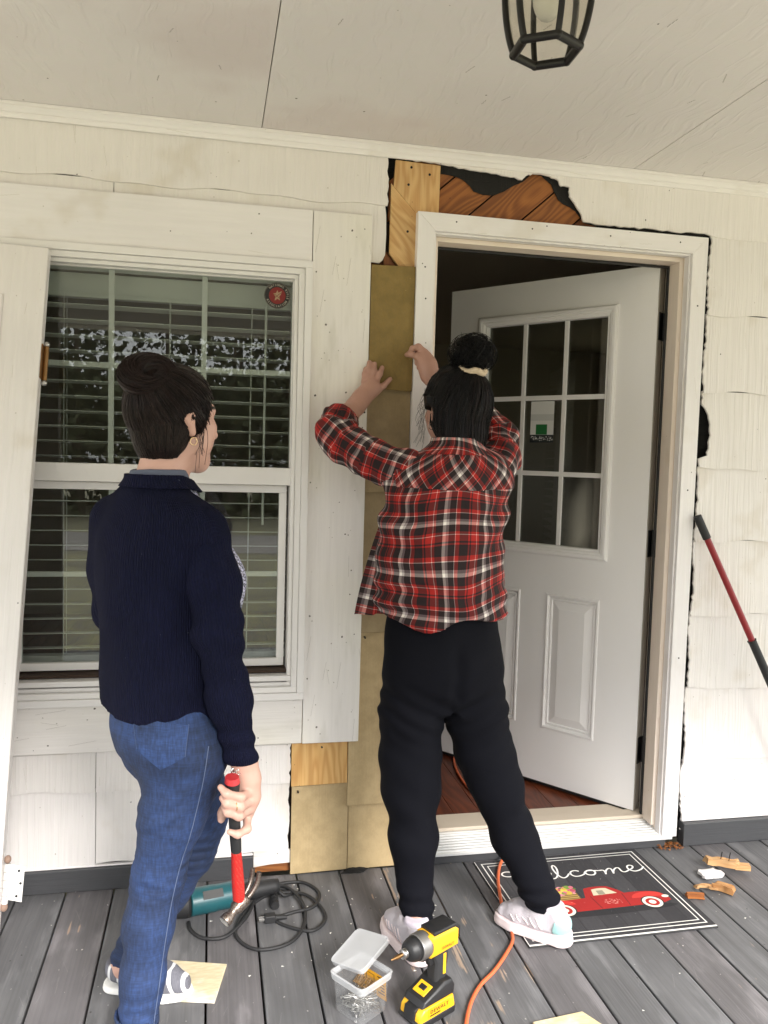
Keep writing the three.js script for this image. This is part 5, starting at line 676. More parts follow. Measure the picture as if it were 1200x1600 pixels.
  part('neckband', nets((x, y, z) => { const dx = x + 0.121, dz = z - 0.674, fw = dx * F[0] + dz * F[1]; return Math.max(Math.abs(tor(x, Math.min(y, 1.325), z) - 0.0015) - 0.005, 1.303 - y - 0.2 * Math.max(0, fw), y - 1.333 + 0.25 * Math.max(0, fw), fw - 0.055); }, [-0.23, 1.28, 0.57], [-0.01, 1.35, 0.79], 0.004, { uv: (x, y, z) => [tor.ang(x, y, z) * 0.075, y] }), C.navy, P);
  // body: head, neck, hands in one skin
  const hc = [-0.084, 1.46, 0.652], hf = [0.82, -0.57], hr = [0.57, 0.82], hd = headField(hc, hf, hr), neck = chain([-0.122, 1.27, 0.678, 0.058], [-0.11, 1.35, 0.668, 0.048], [-0.097, 1.42, 0.66, 0.05]);
  const fing = [chain([0.093, 0.622, 0.802, 0.0105], [0.072, 0.629, 0.845, 0.0098], [0.04, 0.642, 0.853, 0.0088], [0.027, 0.653, 0.842, 0.0074]), chain([0.096, 0.602, 0.802, 0.0108], [0.07, 0.608, 0.848, 0.0098], [0.041, 0.62, 0.853, 0.0088], [0.031, 0.629, 0.842, 0.0074]), chain([0.094, 0.581, 0.802, 0.0104], [0.068, 0.587, 0.846, 0.0095], [0.043, 0.599, 0.851, 0.0084], [0.035, 0.608, 0.842, 0.0072]), chain([0.088, 0.562, 0.8, 0.0098], [0.087, 0.548, 0.828, 0.0088], [0.066, 0.545, 0.845, 0.008], [0.048, 0.552, 0.845, 0.0068])];
  const palm = chain([0.074, 0.715, 0.787, 0.023], [0.083, 0.685, 0.786, 0.0245], [0.088, 0.645, 0.787, 0.027], [0.091, 0.606, 0.79, 0.024], [0.087, 0.572, 0.792, 0.018]), palm2 = chain([0.083, 0.65, 0.785, 0.022], [0.064, 0.6, 0.782, 0.018]), thumb = chain([0.076, 0.64, 0.775, 0.016], [0.048, 0.602, 0.782, 0.0125], [0.034, 0.575, 0.796, 0.0105], [0.03, 0.562, 0.802, 0.0085]);
  const lh = chain([-0.09, 0.945, 0.48, 0.026], [-0.03, 0.93, 0.458, 0.028], [0.01, 0.925, 0.44, 0.022]), lf = [0, 1, 2, 3].map((k) => chain([0.01, 0.945 - k * 0.015, 0.44, 0.0095], [0.045, 0.94 - k * 0.015, 0.425, 0.009], [0.065, 0.925 - k * 0.013, 0.43, 0.0075])), lt = chain([-0.02, 0.95, 0.47, 0.012], [0.02, 0.965, 0.475, 0.01], [0.045, 0.96, 0.47, 0.008]);
  const bodyF = bodyField([[neck, 0.03, 0.035], [chain([-0.11, 0.72, 0.685, 0.095], [-0.112, 1.0, 0.672, 0.095], [-0.118, 1.18, 0.672, 0.095], [-0.12, 1.28, 0.676, 0.05]), 0.06, 0.05], [chain([-0.2, 1.215, 0.61, 0.05], [-0.045, 1.21, 0.74, 0.05]), 0.03, 0.05], [thin(armL, 0.72), 0.03, 0.03], [thin(armR, 0.7), 0.03, 0.03], [thin(legR, 0.8), 0.03, 0.04], [thin(legL, 0.8), 0.03, 0.04], [chain([-0.149, 0.12, 0.8, 0.034], [-0.15, 0.045, 0.8, 0.03], [-0.06, 0.035, 0.815, 0.024]), 0.03, 0.02], [chain([-0.168, 0.13, 0.533, 0.03], [-0.2, 0.06, 0.518, 0.027], [-0.11, 0.034, 0.545, 0.022]), 0.03, 0.02], [palm, 0.018, 0.015], [palm2, 0.018, 0.02], ...fing.map((f) => [f, 0.008, 0.006]), [thumb, 0.01, 0.008], [lh, 0.02, 0.02], ...lf.map((f) => [f, 0.007, 0.007]), [lt, 0.007, 0.007]], hd);
  const hcol = headColor(hc, hf, hr, tone), bcol = skinTone(tone);
  part('body', nets(bodyF, [-0.31, 0.0, 0.38], [0.14, 1.6, 0.9], 0.0036, { color: (x, y, z) => (y > 1.34 ? hcol(x, y, z) : bcol(x, y, z)) }), C.skin, P);
  // hair: a cap drawn up into a bun
  const cv = V(...hc), bun = V(-0.142, 1.553, 0.705), bAx = V(0.12, 0.55, 0.82).normalize(), bE1 = V(1, 0, -0.15).addScaledVector(bAx, -V(1, 0, -0.15).dot(bAx)).normalize(), bE2 = bAx.clone().cross(bE1);
  const napeV = (u, w) => -0.1 + 0.32 * Math.max(0, w + 0.06) + smooth(-0.02, 0.05, w) * 0.055 + 0.004 * Math.sin(u * 160);
  const cap = (x, y, z) => { const dx = x - hc[0], dz = z - hc[2], u = dx * hr[0] + dz * hr[1], v = y - hc[1], w = dx * hf[0] + dz * hf[1]; const q = (Math.sqrt((u / 0.087) ** 2 + ((v - 0.026) / 0.098) ** 2 + ((w + 0.016) / 0.106) ** 2) - 1) * 0.087; const q2 = (Math.sqrt((u / 0.066) ** 2 + ((v + 0.055) / 0.055) ** 2 + ((w + 0.04) / 0.052) ** 2) - 1) * 0.05; return Math.max(smin(q, q2, 0.03) + 0.0015 * n3(u * 60, v * 60, w * 14), w - 0.045 - 0.25 * (v - 0.02), napeV(u, w) - v); };
  const bf = (x, y, z) => { const d = V(x - bun.x, (y - bun.y) / 0.86, z - bun.z), a = d.dot(bAx), e = Math.hypot(d.dot(bE1), d.dot(bE2)); return Math.hypot(e - 0.04, a) - 0.027 + 0.003 * n3(x * 60, y * 60, z * 60); };
  const hair = part('hair', nets((x, y, z) => smin(cap(x, y, z), bf(x, y, z), 0.012), [-0.26, 1.36, 0.5], [0.07, 1.65, 0.82], 0.0045), C.hair, P);
  const bd = bun.clone().sub(cv); const toL = (p) => { const d = p.clone().sub(cv); return [d.x * hr[0] + d.z * hr[1], d.y - 0.028, d.x * hf[0] + d.z * hf[1] + 0.016]; }, frL = (u, v, w0) => { const w = w0 - 0.016; return V(hc[0] + hr[0] * u + hf[0] * w, hc[1] + 0.026 + v, hc[2] + hr[1] * u + hf[1] * w); };
  const bl = toL(bun), bn = V(bl[0] / 0.088, bl[1] / 0.1, (bl[2]) / 0.107).normalize();
  const path = (i) => { const th = rnd() * 6.283, el = rr(0.9, 2.35), t1 = V(0, 1, 0).cross(bn).normalize(), t2 = bn.clone().cross(t1), s = bn.clone().multiplyScalar(Math.cos(el)).addScaledVector(t1, Math.sin(el) * Math.cos(th)).addScaledVector(t2, Math.sin(el) * Math.sin(th)); const L = [s.x * 0.088, s.y * 0.1, s.z * 0.107 - 0.016]; if (L[2] > 0.05 + 0.25 * (L[1] + 0.008) || L[1] + 0.026 < napeV(L[0], L[2]) - 0.008) return null; const pts = [], n = 9, j = rr(1.0, 1.045), tw = rr(-0.12, 0.12); for (let k = 0; k <= n; k++) { const a = mix(el, 0.32, k / n), h = th + tw * Math.sin(k / n * 3.14), q = bn.clone().multiplyScalar(Math.cos(a)).addScaledVector(t1, Math.sin(a) * Math.cos(h)).addScaledVector(t2, Math.sin(a) * Math.sin(h)); pts.push(frL(q.x * 0.088 * j, q.y * 0.1 * j, q.z * 0.107 * j)); } return pts; };
  const nape = () => { const th = rr(-1.75, 1.75), st = 0.0, pts = [], sn = Math.sin(th), cs = Math.cos(th), w0 = -0.04 - 0.05 * cs, sw = rr(-0.008, 0.008), v0 = Math.max(-0.1, napeV(0.066 * sn, w0)) + rr(-0.004, 0.008); for (let k = 0; k <= 8; k++) { const t = k / 8, m = Math.min(1, t * 1.4), uu = mix(0.066 * sn, 0.08 * sn * (1 - 0.7 * t), m) + sw * Math.sin(t * 3), vv = mix(v0, 0.1, t), ww = mix(w0, -0.016 - 0.1 * cs, m); pts.push(onField((x, y, z) => { const dx = x - hc[0], dz = z - hc[2], a = dx * hr[0] + dz * hr[1], v = y - hc[1], w = dx * hf[0] + dz * hf[1]; return smin((Math.sqrt((a / 0.087) ** 2 + ((v - 0.026) / 0.098) ** 2 + ((w + 0.016) / 0.106) ** 2) - 1) * 0.087, (Math.sqrt((a / 0.066) ** 2 + ((v + 0.055) / 0.055) ** 2 + ((w + 0.04) / 0.052) ** 2) - 1) * 0.05, 0.03); }, [hc[0] + hr[0] * uu + hf[0] * ww, hc[1] + vv, hc[2] + hr[1] * uu + hf[1] * ww], rr(0.0005, 0.003))); } return pts; };
  part('hair_strands', strands(620, 0.001, nape), C.hair, hair); part('hair_strands', strands(620, 0.001, nape), C.hair2, hair);
  part('hair_strands', strands(900, 0.0009, path), C.hair2, hair); part('hair_strands', strands(900, 0.0009, path), C.hair, hair);
  const swirl = (i) => { const p0 = rnd() * 6.283, s0 = rnd() * 6.283, tw = rr(0.25, 0.6), rm = 0.027 * rr(1.0, 1.14), pts = []; for (let k = 0; k <= 9; k++) { const a = p0 + k * 0.28, s1 = s0 + tw * k * 0.28, e = 0.04 + rm * Math.cos(s1), q = bE1.clone().multiplyScalar(Math.cos(a) * e).addScaledVector(bE2, Math.sin(a) * e).addScaledVector(bAx, rm * Math.sin(s1)); pts.push(V(bun.x + q.x, bun.y + q.y * 0.86, bun.z + q.z)); } return pts; };
  part('bun', strands(420, 0.001, swirl), C.hair2, hair, 'loose bun high on her head');
  part('flyaways', strands(70, 0.0004, () => { const d = V(rr(-1, 1), rr(-0.2, 1), rr(-0.6, 1)).normalize(), p = onField(cap, [cv.x + d.x * 0.12, cv.y + 0.03 + d.y * 0.12, cv.z + d.z * 0.12], 0.0), t = V(rr(-1, 1), rr(-1, 1), rr(-1, 1)).cross(d).normalize(), L = rr(0.012, 0.04); return [p, p.clone().addScaledVector(t, L * 0.4).addScaledVector(d, 0.004), p.clone().addScaledVector(t, L * 0.8).addScaledVector(d, rr(0.002, 0.01))]; }), C.hair, hair);
  part('loose_hairs', strands(18, 0.0005, (i) => { const side = i % 2, a = side ? V(-0.03 + rr(-0.004, 0.012), 1.46, 0.695 + rr(-0.02, 0.01)) : V(-0.028 + rr(-0.004, 0.008), 1.45, 0.7 + rr(-0.02, 0.01)), L = side ? rr(0.06, 0.13) : rr(0.03, 0.08); return [a, a.clone().add(V(rr(-0.006, 0.012), -L * 0.4, rr(0, 0.01))), a.clone().add(V(rr(-0.012, 0.012), -L, rr(0, 0.012)))]; }), C.hair, hair);
  const ear = [hc[0] + hr[0] * 0.081 - hf[0] * 0.006, hc[1] - 0.05, hc[2] + hr[1] * 0.081 - hf[1] * 0.006]; part('earring', new THREE.TorusGeometry(0.0085, 0.0011, 8, 24).rotateY(0.5).translate(...ear), C.gold, P);
  part('bracelet', [tube(Array.from({ length: 18 }, (_, i) => { const a = i / 18 * 6.283; return V(0.082 + 0.0275 * Math.cos(a), 0.681 + 0.003 * Math.cos(a * 2), 0.786 + 0.0275 * Math.sin(a)); }), 0.0016, 6, 40, true)], C.silver, P); part('charm', [new THREE.TorusGeometry(0.0055, 0.0013, 6, 16).translate(0.066, 0.673, 0.812), new THREE.TorusGeometry(0.005, 0.002, 6, 14).rotateY(0.4).translate(0.056, 0.674, 0.804)], C.silver, P);
  part('ring', new THREE.TorusGeometry(0.0102, 0.0012, 8, 22).rotateY(Math.PI / 2).rotateY(0.3).translate(0.06, 0.612, 0.85), C.gold, P);
  // striped slip-on shoes
  for (const [h, d] of [[[-0.253, 0.497], [0.95, 0.32]], [[-0.205, 0.795], [0.93, 0.2]]]) { const s = shoe(h, d, 0.235, { th: 0.016, high: 0.07, flare: 0.004 }); const u = part('shoe', s.up, C.stripe, P, 'grey and white striped slip-on shoe'); part('sole', s.sole, C.sole, u); }
}
// ---------------------------------------------------------------- her hammer
{
  const o = thing('claw_hammer', 'red and black claw hammer hanging head down in her hand', 'hammer'), a = V(0.052, 0.667, 0.829), b = V(0.073, 0.365, 0.8), at = (t) => a.clone().lerp(b, t), red = std({ map: tex(128, 256, 0.1, 0.2, (u, v) => { const n = smooth(0.58, 0.75, fbm(u, v, 8, 8, 5, 701)); return [mix(0.72, 0.6, n), mix(0.09, 0.42, n), mix(0.08, 0.34, n)]; }), roughness: 0.45 });
  const oval = (t0, t1, r0, r1, k = 0.8) => { const g = rod([0, 0, 0], [0, a.distanceTo(b) * (t1 - t0), 0], r0, r1, 20); g.scale(1, 1, k); g.applyQuaternion(new THREE.Quaternion().setFromUnitVectors(V(0, 1, 0), b.clone().sub(a).normalize())); g.translate(...at(t0).toArray()); return g; };
  part('grip', [oval(0.03, 0.12, 0.021, 0.0165), oval(0.12, 0.5, 0.0165, 0.0155), oval(0.5, 0.58, 0.0155, 0.0145)], M.rubber, o, 'black rubber grip'); const bt = oval(-0.012, 0.03, 0.0185, 0.021); part('butt', [bt], std({ color: lin(0.5, 0.03, 0.035), roughness: 0.5 }), o, 'red butt end'); part('shaft', [oval(0.58, 0.86, 0.0142, 0.0175), oval(0.86, 0.98, 0.0175, 0.0165)], red, o, 'worn red shaft');
  const ax = V(0.124 - 0.042, 0.401 - 0.343, 0.77 - 0.83).normalize(), hc = V(0.075, 0.362, 0.803), lat = (pts) => { const g = new THREE.LatheGeometry(pts.map((p) => new THREE.Vector2(...p)), 22); g.applyQuaternion(new THREE.Quaternion().setFromUnitVectors(V(0, 1, 0), ax)); g.translate(...hc.toArray()); return g; }, st = std({ map: tex(128, 128, 0.1, 0.1, (u, v) => { const n = smooth(0.45, 0.7, fbm(u, v, 8, 8, 4, 711)); return [mix(0.55, 0.36, n), mix(0.52, 0.28, n), mix(0.5, 0.22, n)]; }), roughness: 0.38, metalness: 0.85 });
  const hd = part('head', lat([[0, -0.05], [0.0135, -0.05], [0.0148, -0.048], [0.0148, -0.038], [0.0105, -0.03], [0.0105, -0.02], [0.016, -0.012], [0.0165, 0.012], [0.013, 0.02], [0, 0.022]]), st, o, 'worn steel head'); part('face', lat([[0, -0.0512], [0.0125, -0.0512], [0.0135, -0.0502], [0, -0.0502]]), M.steel, hd);
  const up = V(0, 1, 0).addScaledVector(ax, -ax.y).normalize(), sd = up.clone().cross(ax); for (const s of [-1, 1]) { const P = (t, k, w) => hc.clone().addScaledVector(ax, t).addScaledVector(up, k).addScaledVector(sd, s * w); const c = new THREE.CatmullRomCurve3([P(0.015, 0, 0.006), P(0.035, 0.004, 0.009), P(0.055, 0.014, 0.011), P(0.07, 0.032, 0.012)]), g = new THREE.TubeGeometry(c, 14, 0.0058, 6), p = g.attributes.position; part('claw', g, st, hd); }
}
// ---------------------------------------------------------------- the woman in the plaid shirt
const plaidWoman = thing('person', 'woman in red plaid shirt and black trousers fitting a shingle to the wall', 'person');
{
  const P = plaidWoman, F = [-0.08, -0.997], R = [0.997, -0.08], tone = [0.46, 0.255, 0.195];
  // trousers
  const pel = slices([[0.675, 0.668, 0.4, 0.11, 0.08], [0.73, 0.66, 0.405, 0.145, 0.114], [0.785, 0.657, 0.406, 0.168, 0.128], [0.84, 0.656, 0.4, 0.174, 0.126], [0.9, 0.656, 0.386, 0.168, 0.118], [0.99, 0.66, 0.37, 0.158, 0.105]], R, F);
  const legL = chain([0.575, 0.76, 0.4, 0.093], [0.568, 0.66, 0.4, 0.086], [0.566, 0.53, 0.403, 0.08], [0.57, 0.44, 0.406, 0.075], [0.577, 0.3, 0.425, 0.063], [0.586, 0.09, 0.458, 0.047]), legR = chain([0.738, 0.76, 0.4, 0.092], [0.757, 0.66, 0.4, 0.085], [0.791, 0.53, 0.403, 0.077], [0.826, 0.44, 0.406, 0.071], [0.882, 0.29, 0.425, 0.063], [0.963, 0.105, 0.47, 0.051]);
  const fold = (x, y, z) => { const c = x < 0.662 ? 0.572 : 0.8, n = n3(x * 7, y * 6, z * 7), m = Math.exp(-(((y - 0.68) / 0.07) ** 2)), s = x < 0.662 ? 1 : -1; return 0.0038 * m * Math.sin((y * 1.0 + s * (x - c) * 0.45) * 120 + n * 3) + 0.0026 * Math.exp(-(((y - 0.4) / 0.16) ** 2)) * Math.sin(y * 62 + s * (x - c) * 34 + n * 3.2) + 0.0035 * n3(x * 16, y * 10, z * 16) + 0.004 * Math.exp(-(((y - 0.12) / 0.05) ** 2)) * Math.sin(y * 130 + n * 3); };
  const pf = (x, y, z) => { let d = pel(x, y, z), l = 1e3, m = 1e3; for (const s of legL) l = smin(l, segD(s, x, y, z), 0.04); for (const s of legR) m = smin(m, segD(s, x, y, z), 0.04); d = smin(d, smin(l, m, 0.012), 0.035); const cl = (z - 0.5) > 0 ? 0.012 * Math.exp(-(((x - 0.665) / 0.018) ** 2)) * smooth(0.66, 0.72, y) * smooth(0.9, 0.82, y) : 0; return Math.max(d + fold(x, y, z) + cl, y - 0.98, 0.088 - y - (x < 0.7 ? 0.012 : 0) + 0.0); };
  part('trousers', nets(pf, [0.42, 0.06, 0.22], [1.06, 1.0, 0.58], 0.0065), C.blackCloth, P);
  // shirt
  const tor = slices([[0.88, 0.66, 0.378, 0.2, 0.148], [0.98, 0.655, 0.368, 0.196, 0.142], [1.08, 0.652, 0.356, 0.193, 0.138], [1.18, 0.658, 0.345, 0.19, 0.134], [1.27, 0.668, 0.338, 0.182, 0.126], [1.34, 0.68, 0.332, 0.162, 0.11], [1.39, 0.69, 0.326, 0.118, 0.09], [1.425, 0.695, 0.322, 0.075, 0.072], [1.445, 0.697, 0.318, 0.066, 0.064]], R, F);
  const armL = chain([0.565, 1.335, 0.33, 0.07], [0.46, 1.378, 0.265, 0.056], [0.388, 1.424, 0.205, 0.051], [0.356, 1.455, 0.178, 0.05], [0.374, 1.49, 0.15, 0.047], [0.39, 1.5, 0.135, 0.043]), armR = chain([0.79, 1.335, 0.33, 0.074], [0.85, 1.395, 0.26, 0.06], [0.872, 1.455, 0.19, 0.054], [0.84, 1.5, 0.155, 0.05], [0.76, 1.57, 0.12, 0.044]);
  const fold2 = (x, y, z) => { const n = n3(x * 5, y * 5, z * 5), lo = smooth(1.12, 0.98, y); return 0.0075 * lo * Math.sin(y * 105 + x * 16 + n * 3.5) * (0.6 + 0.4 * n3(x * 9, y * 4, 2)) + 0.006 * Math.exp(-(((y - 1.2) / 0.1) ** 2)) * Math.sin(y * 62 - Math.abs(x - 0.67) * 40 + n * 3) * smooth(0.02, 0.12, Math.abs(x - 0.67)) + 0.0055 * n3(x * 11, y * 8, z * 11); };
  const hem = (x) => 0.942 - 0.024 * Math.exp(-(((x - 0.58) / 0.07) ** 2)) + 0.006 * Math.sin(x * 30);
  const base = (x, y, z) => { let d = tor(x, y, z); d = smin(d, segD(armL[0], x, y, z) + 0.012, 0.05); d = smin(d, segD(armR[0], x, y, z) + 0.012, 0.05); return d; };
  const uvT = (x, y, z) => [tor.ang(x, y, z) * 0.185 + 0.012 * n3(x * 7, y * 7, 8), y + 0.024 * n3(x * 6, y * 5, 4) + 0.03 * (x - 0.67) * smooth(1.1, 0.95, y)], yoke = (x) => 1.298 + 0.03 * Math.abs(x - 0.68);
  part('shirt_back', nets((x, y, z) => { const d = base(x, y, z) + fold2(x, y, z), dz = z - 0.36; return Math.max(d, hem(x) - y, y - 1.432); }, [0.4, 0.87, 0.16], [0.93, 1.45, 0.56], 0.0062, { uv: uvT }), C.plaid, P);
  part('yoke', nets((x, y, z) => { const d = base(x, y, z) + fold2(x, y, z) - 0.003; return Math.max(d, yoke(x) - y, y - 1.425, 0.33 - z); }, [0.5, 1.27, 0.3], [0.9, 1.45, 0.56], 0.005, { uv: (x, y, z) => { const u = tor.ang(x, y, z) * 0.185, v = y; return [(u + v) * 0.707, (v - u) * 0.707]; } }), C.plaid, P, 'shirt yoke with the plaid turned on the slant');
  part('collar', nets((x, y, z) => { const d = tor(x, y, z); return Math.max(Math.abs(d - 0.004) - 0.0045, 1.398 + 0.15 * Math.max(0, 0.36 - z) - y, y - 1.448); }, [0.59, 1.38, 0.22], [0.81, 1.46, 0.42], 0.004, { uv: uvT }), C.plaid, P);
  const slF = (x, y, z) => 0.006 * n3(x * 16, y * 16, z * 16) + 0.004 * n3(x * 34, y * 30, z * 34) + 0.003 * Math.sin(x * 110 + y * 45 + 3 * n3(x * 9, y * 9, z * 9));
  const sleeve = (arm, lo, hi, cut) => nets((x, y, z) => { let d = 1e3; for (const s of arm) d = smin(d, segD(s, x, y, z), 0.03); return Math.max(d + slF(x, y, z), cut(x, y, z)); }, lo, hi, 0.0052, { uv: boneUV(arm, 0.06) });
  part('sleeve', sleeve(armL, [0.27, 1.24, 0.07], [0.64, 1.58, 0.43], (x, y, z) => ((x - 0.385) * 0.55 + (y - 1.497) * 0.7 - (z - 0.14) * 0.45) - 0.012), C.plaid, P, 'rolled plaid sleeve of the raised arm'); part('sleeve', sleeve(armR, [0.68, 1.24, 0.05], [0.95, 1.64, 0.43], (x, y, z) => (0.765 - x) * 0.8 + (y - 1.565) * 0.5 - 0.0), C.plaid, P);
  part('sleeve_cuff', nets((x, y, z) => { const s = chain([0.366, 1.476, 0.158, 0.055], [0.395, 1.51, 0.128, 0.049])[0], d = segD(s, x, y, z) + 0.002 * n3(x * 40, y * 40, z * 40), t = (x - 0.366) * 0.55 + (y - 1.476) * 0.66 - (z - 0.158) * 0.5; return Math.max(Math.abs(d) - 0.0035, Math.abs(t - 0.028) - 0.022); }, [0.29, 1.4, 0.05], [0.47, 1.58, 0.24], 0.004, { uv: boneUV(armL, 0.06) }), C.plaid, P);
  // open fronts hanging beside her
  const flap = (pts, nu, nv, fn) => { const pos = [], uv = []; const at = (i, j) => fn(i / nu, j / nv); for (let i = 0; i < nu; i++) for (let j = 0; j < nv; j++) { const q = [at(i, j), at(i + 1, j), at(i + 1, j + 1), at(i, j + 1)]; for (const k of [0, 1, 2, 0, 2, 3]) { pos.push(...q[k].slice(0, 3)); uv.push(...q[k].slice(3)); } } const g = new THREE.BufferGeometry(); g.setAttribute('position', new THREE.Float32BufferAttribute(pos, 3)); g.setAttribute('uv', new THREE.Float32BufferAttribute(uv, 2)); const m = mergeVerts(g); m.computeVertexNormals(); return m; };
  const mergeVerts = (g) => { const p = g.attributes.position, u = g.attributes.uv, map = new Map(), P2 = [], U2 = [], ix = []; for (let i = 0; i < p.count; i++) { const k = [p.getX(i), p.getY(i), p.getZ(i)].map((v) => v.toFixed(5)).join(); if (!map.has(k)) { map.set(k, P2.length / 3); P2.push(p.getX(i), p.getY(i), p.getZ(i)); U2.push(u.getX(i), u.getY(i)); } ix.push(map.get(k)); } const q = new THREE.BufferGeometry(); q.setAttribute('position', new THREE.Float32BufferAttribute(P2, 3)); q.setAttribute('uv', new THREE.Float32BufferAttribute(U2, 2)); q.setIndex(ix); return q; };
  const tw = (g) => { const a = g.clone(), p = a.attributes.position, n = a.attributes.normal; for (let i = 0; i < p.count; i++) p.setXYZ(i, p.getX(i) - n.getX(i) * 0.002, p.getY(i) - n.getY(i) * 0.002, p.getZ(i) - n.getZ(i) * 0.002); return join([g, a]); };
  part('shirt_front', tw(flap(0, 14, 26, (u, v) => { const y = mix(1.26, 0.925 - 0.02 * u, v), w = 0.012 * Math.sin(u * 9 + v * 3) * v, x = mix(0.55, 0.54, u) - (0.045 + 0.05 * u) * Math.pow(v, 0.6) - 0.012 * v * u + w * 0.5, z = mix(0.3, 0.2, u) + w; return [x, y, z, u * 0.11, y]; })), C.plaid, P, 'open shirt front hanging at her left side'); part('shirt_front', tw(flap(0, 10, 22, (u, v) => { const y = mix(1.2, 0.985, v), w = 0.008 * Math.sin(u * 8 + v * 4) * v; return [mix(0.84, 0.862, u) + 0.03 * v * u + w, y, mix(0.33, 0.24, u) + w, u * 0.1, y]; })), C.plaid, P, 'open shirt front hanging at her right side');
  part('top', nets(slices([[0.92, 0.66, 0.355, 0.15, 0.1], [1.1, 0.66, 0.335, 0.16, 0.11], [1.3, 0.68, 0.32, 0.15, 0.1], [1.4, 0.69, 0.31, 0.08, 0.07]], R, F), [0.48, 0.9, 0.2], [0.86, 1.42, 0.48], 0.012), C.blackCloth, P);
  // body
  const hc = [0.706, 1.532, 0.262], hf = [-0.3, -0.954], hr = [0.954, -0.3], hd = headField(hc, hf, hr), neck = chain([0.696, 1.36, 0.326, 0.056], [0.7, 1.43, 0.305, 0.05], [0.705, 1.49, 0.275, 0.052]);
  const fore = chain([0.36, 1.46, 0.175, 0.04], [0.4, 1.508, 0.125, 0.034], [0.436, 1.543, 0.088, 0.027], [0.455, 1.566, 0.072, 0.026]), palm = chain([0.455, 1.566, 0.072, 0.025], [0.48, 1.597, 0.052, 0.023], [0.49, 1.618, 0.046, 0.02]), palm2 = chain([0.46, 1.575, 0.068, 0.022], [0.503, 1.603, 0.052, 0.02]);
  const fg = [[[0.468, 1.622, 0.045], [0.471, 1.648, 0.043], [0.474, 1.665, 0.0315]], [[0.479, 1.63, 0.046], [0.483, 1.662, 0.044], [0.486, 1.687, 0.0315]], [[0.492, 1.632, 0.047], [0.498, 1.66, 0.045], [0.503, 1.683, 0.0315]], [[0.506, 1.625, 0.048], [0.518, 1.651, 0.045], [0.528, 1.672, 0.0315]], [[0.506, 1.592, 0.055], [0.53, 1.612, 0.048], [0.555, 1.637, 0.0325]]];
  const tips = (P0) => { let a = 0.0098; return chain([...P0[0], a], [...P0[1], a * 0.95], [...P0[2], a * 0.8]); }, fL = fg.map(tips);
  const foreR = chain([0.79, 1.545, 0.135, 0.036], [0.7, 1.615, 0.108, 0.028], [0.668, 1.65, 0.1, 0.026], [0.662, 1.68, 0.092, 0.027], [0.655, 1.705, 0.08, 0.024]), rf = [chain([0.652, 1.722, 0.082, 0.0125], [0.634, 1.738, 0.078, 0.0105], [0.62, 1.735, 0.06, 0.009], [0.616, 1.723, 0.036, 0.0075]), chain([0.658, 1.718, 0.07, 0.013], [0.642, 1.725, 0.05, 0.01], [0.636, 1.712, 0.045, 0.0088], [0.638, 1.7, 0.052, 0.008]), chain([0.662, 1.705, 0.065, 0.012], [0.645, 1.703, 0.05, 0.0095], [0.637, 1.69, 0.052, 0.008]), chain([0.66, 1.69, 0.07, 0.011], [0.645, 1.684, 0.06, 0.0088], [0.641, 1.674, 0.064, 0.0075]), chain([0.65, 1.69, 0.098, 0.012], [0.63, 1.707, 0.085, 0.0105], [0.612, 1.716, 0.058, 0.0088], [0.607, 1.717, 0.034, 0.0076])];
  const bodyF = bodyField([[neck, 0.03, 0.035], [chain([0.665, 0.8, 0.39, 0.1], [0.66, 1.05, 0.352, 0.1], [0.675, 1.26, 0.335, 0.1], [0.695, 1.36, 0.325, 0.05]), 0.06, 0.05], [chain([0.57, 1.33, 0.332, 0.05], [0.785, 1.33, 0.332, 0.05]), 0.03, 0.05], [thin(armL, 0.68), 0.03, 0.03], [thin(armR, 0.68), 0.03, 0.03], [thin(legL, 0.75), 0.03, 0.04], [thin(legR, 0.75), 0.03, 0.04], [chain([0.584, 0.12, 0.46, 0.033], [0.576, 0.06, 0.5, 0.026], [0.556, 0.04, 0.42, 0.02]), 0.03, 0.02], [chain([0.962, 0.12, 0.47, 0.033], [0.983, 0.06, 0.498, 0.026], [0.92, 0.04, 0.434, 0.02]), 0.03, 0.02], [fore, 0.02, 0.02], [palm, 0.018, 0.02], [palm2, 0.018, 0.02], ...fL.map((f) => [f, 0.006, 0.006]), [foreR, 0.02, 0.02], ...rf.map((f) => [f, 0.006, 0.007])], hd);
  const hcol = headColor(hc, hf, hr, tone), bcol = skinTone(tone);
  part('body', nets(bodyF, [0.3, 0.0, 0.012], [1.06, 1.77, 0.56], 0.0037, { color: (x, y, z) => (y > 1.42 && x > 0.58 && z > 0.14 ? hcol(x, y, z) : bcol(x, y, z)) }), C.skin, P);
  // hair: loose to the collar, crown knotted up with a scrunchie
  const bun = V(0.737, 1.688, 0.315), knot = V(0.737, 1.645, 0.318);
  const low = slices([[1.405, 0.712, 0.338, 0.062, 0.036], [1.45, 0.711, 0.325, 0.074, 0.056], [1.5, 0.71, 0.3, 0.088, 0.074], [1.56, 0.708, 0.275, 0.092, 0.085]], hr, hf);
  const hairF = (x, y, z) => { const dx = x - hc[0], dz = z - hc[2], u = dx * hr[0] + dz * hr[1], v = y - hc[1], w = dx * hf[0] + dz * hf[1]; const q = (Math.sqrt((u / 0.093) ** 2 + ((v - 0.03) / 0.104) ** 2 + ((w + 0.014) / 0.108) ** 2) - 1) * 0.09; const st = 0.003 * n3(u * 70, v * 8, w * 70); let d = Math.max(smin(q, low(x, y, z), 0.03) + st, w - 0.035 - 0.3 * (v - 0.03)); const earCut = Math.hypot((u + 0.092) / 1.2, (v + 0.022) * 0.9, w - 0.0) - 0.03; d = Math.max(d, -earCut); return d; };
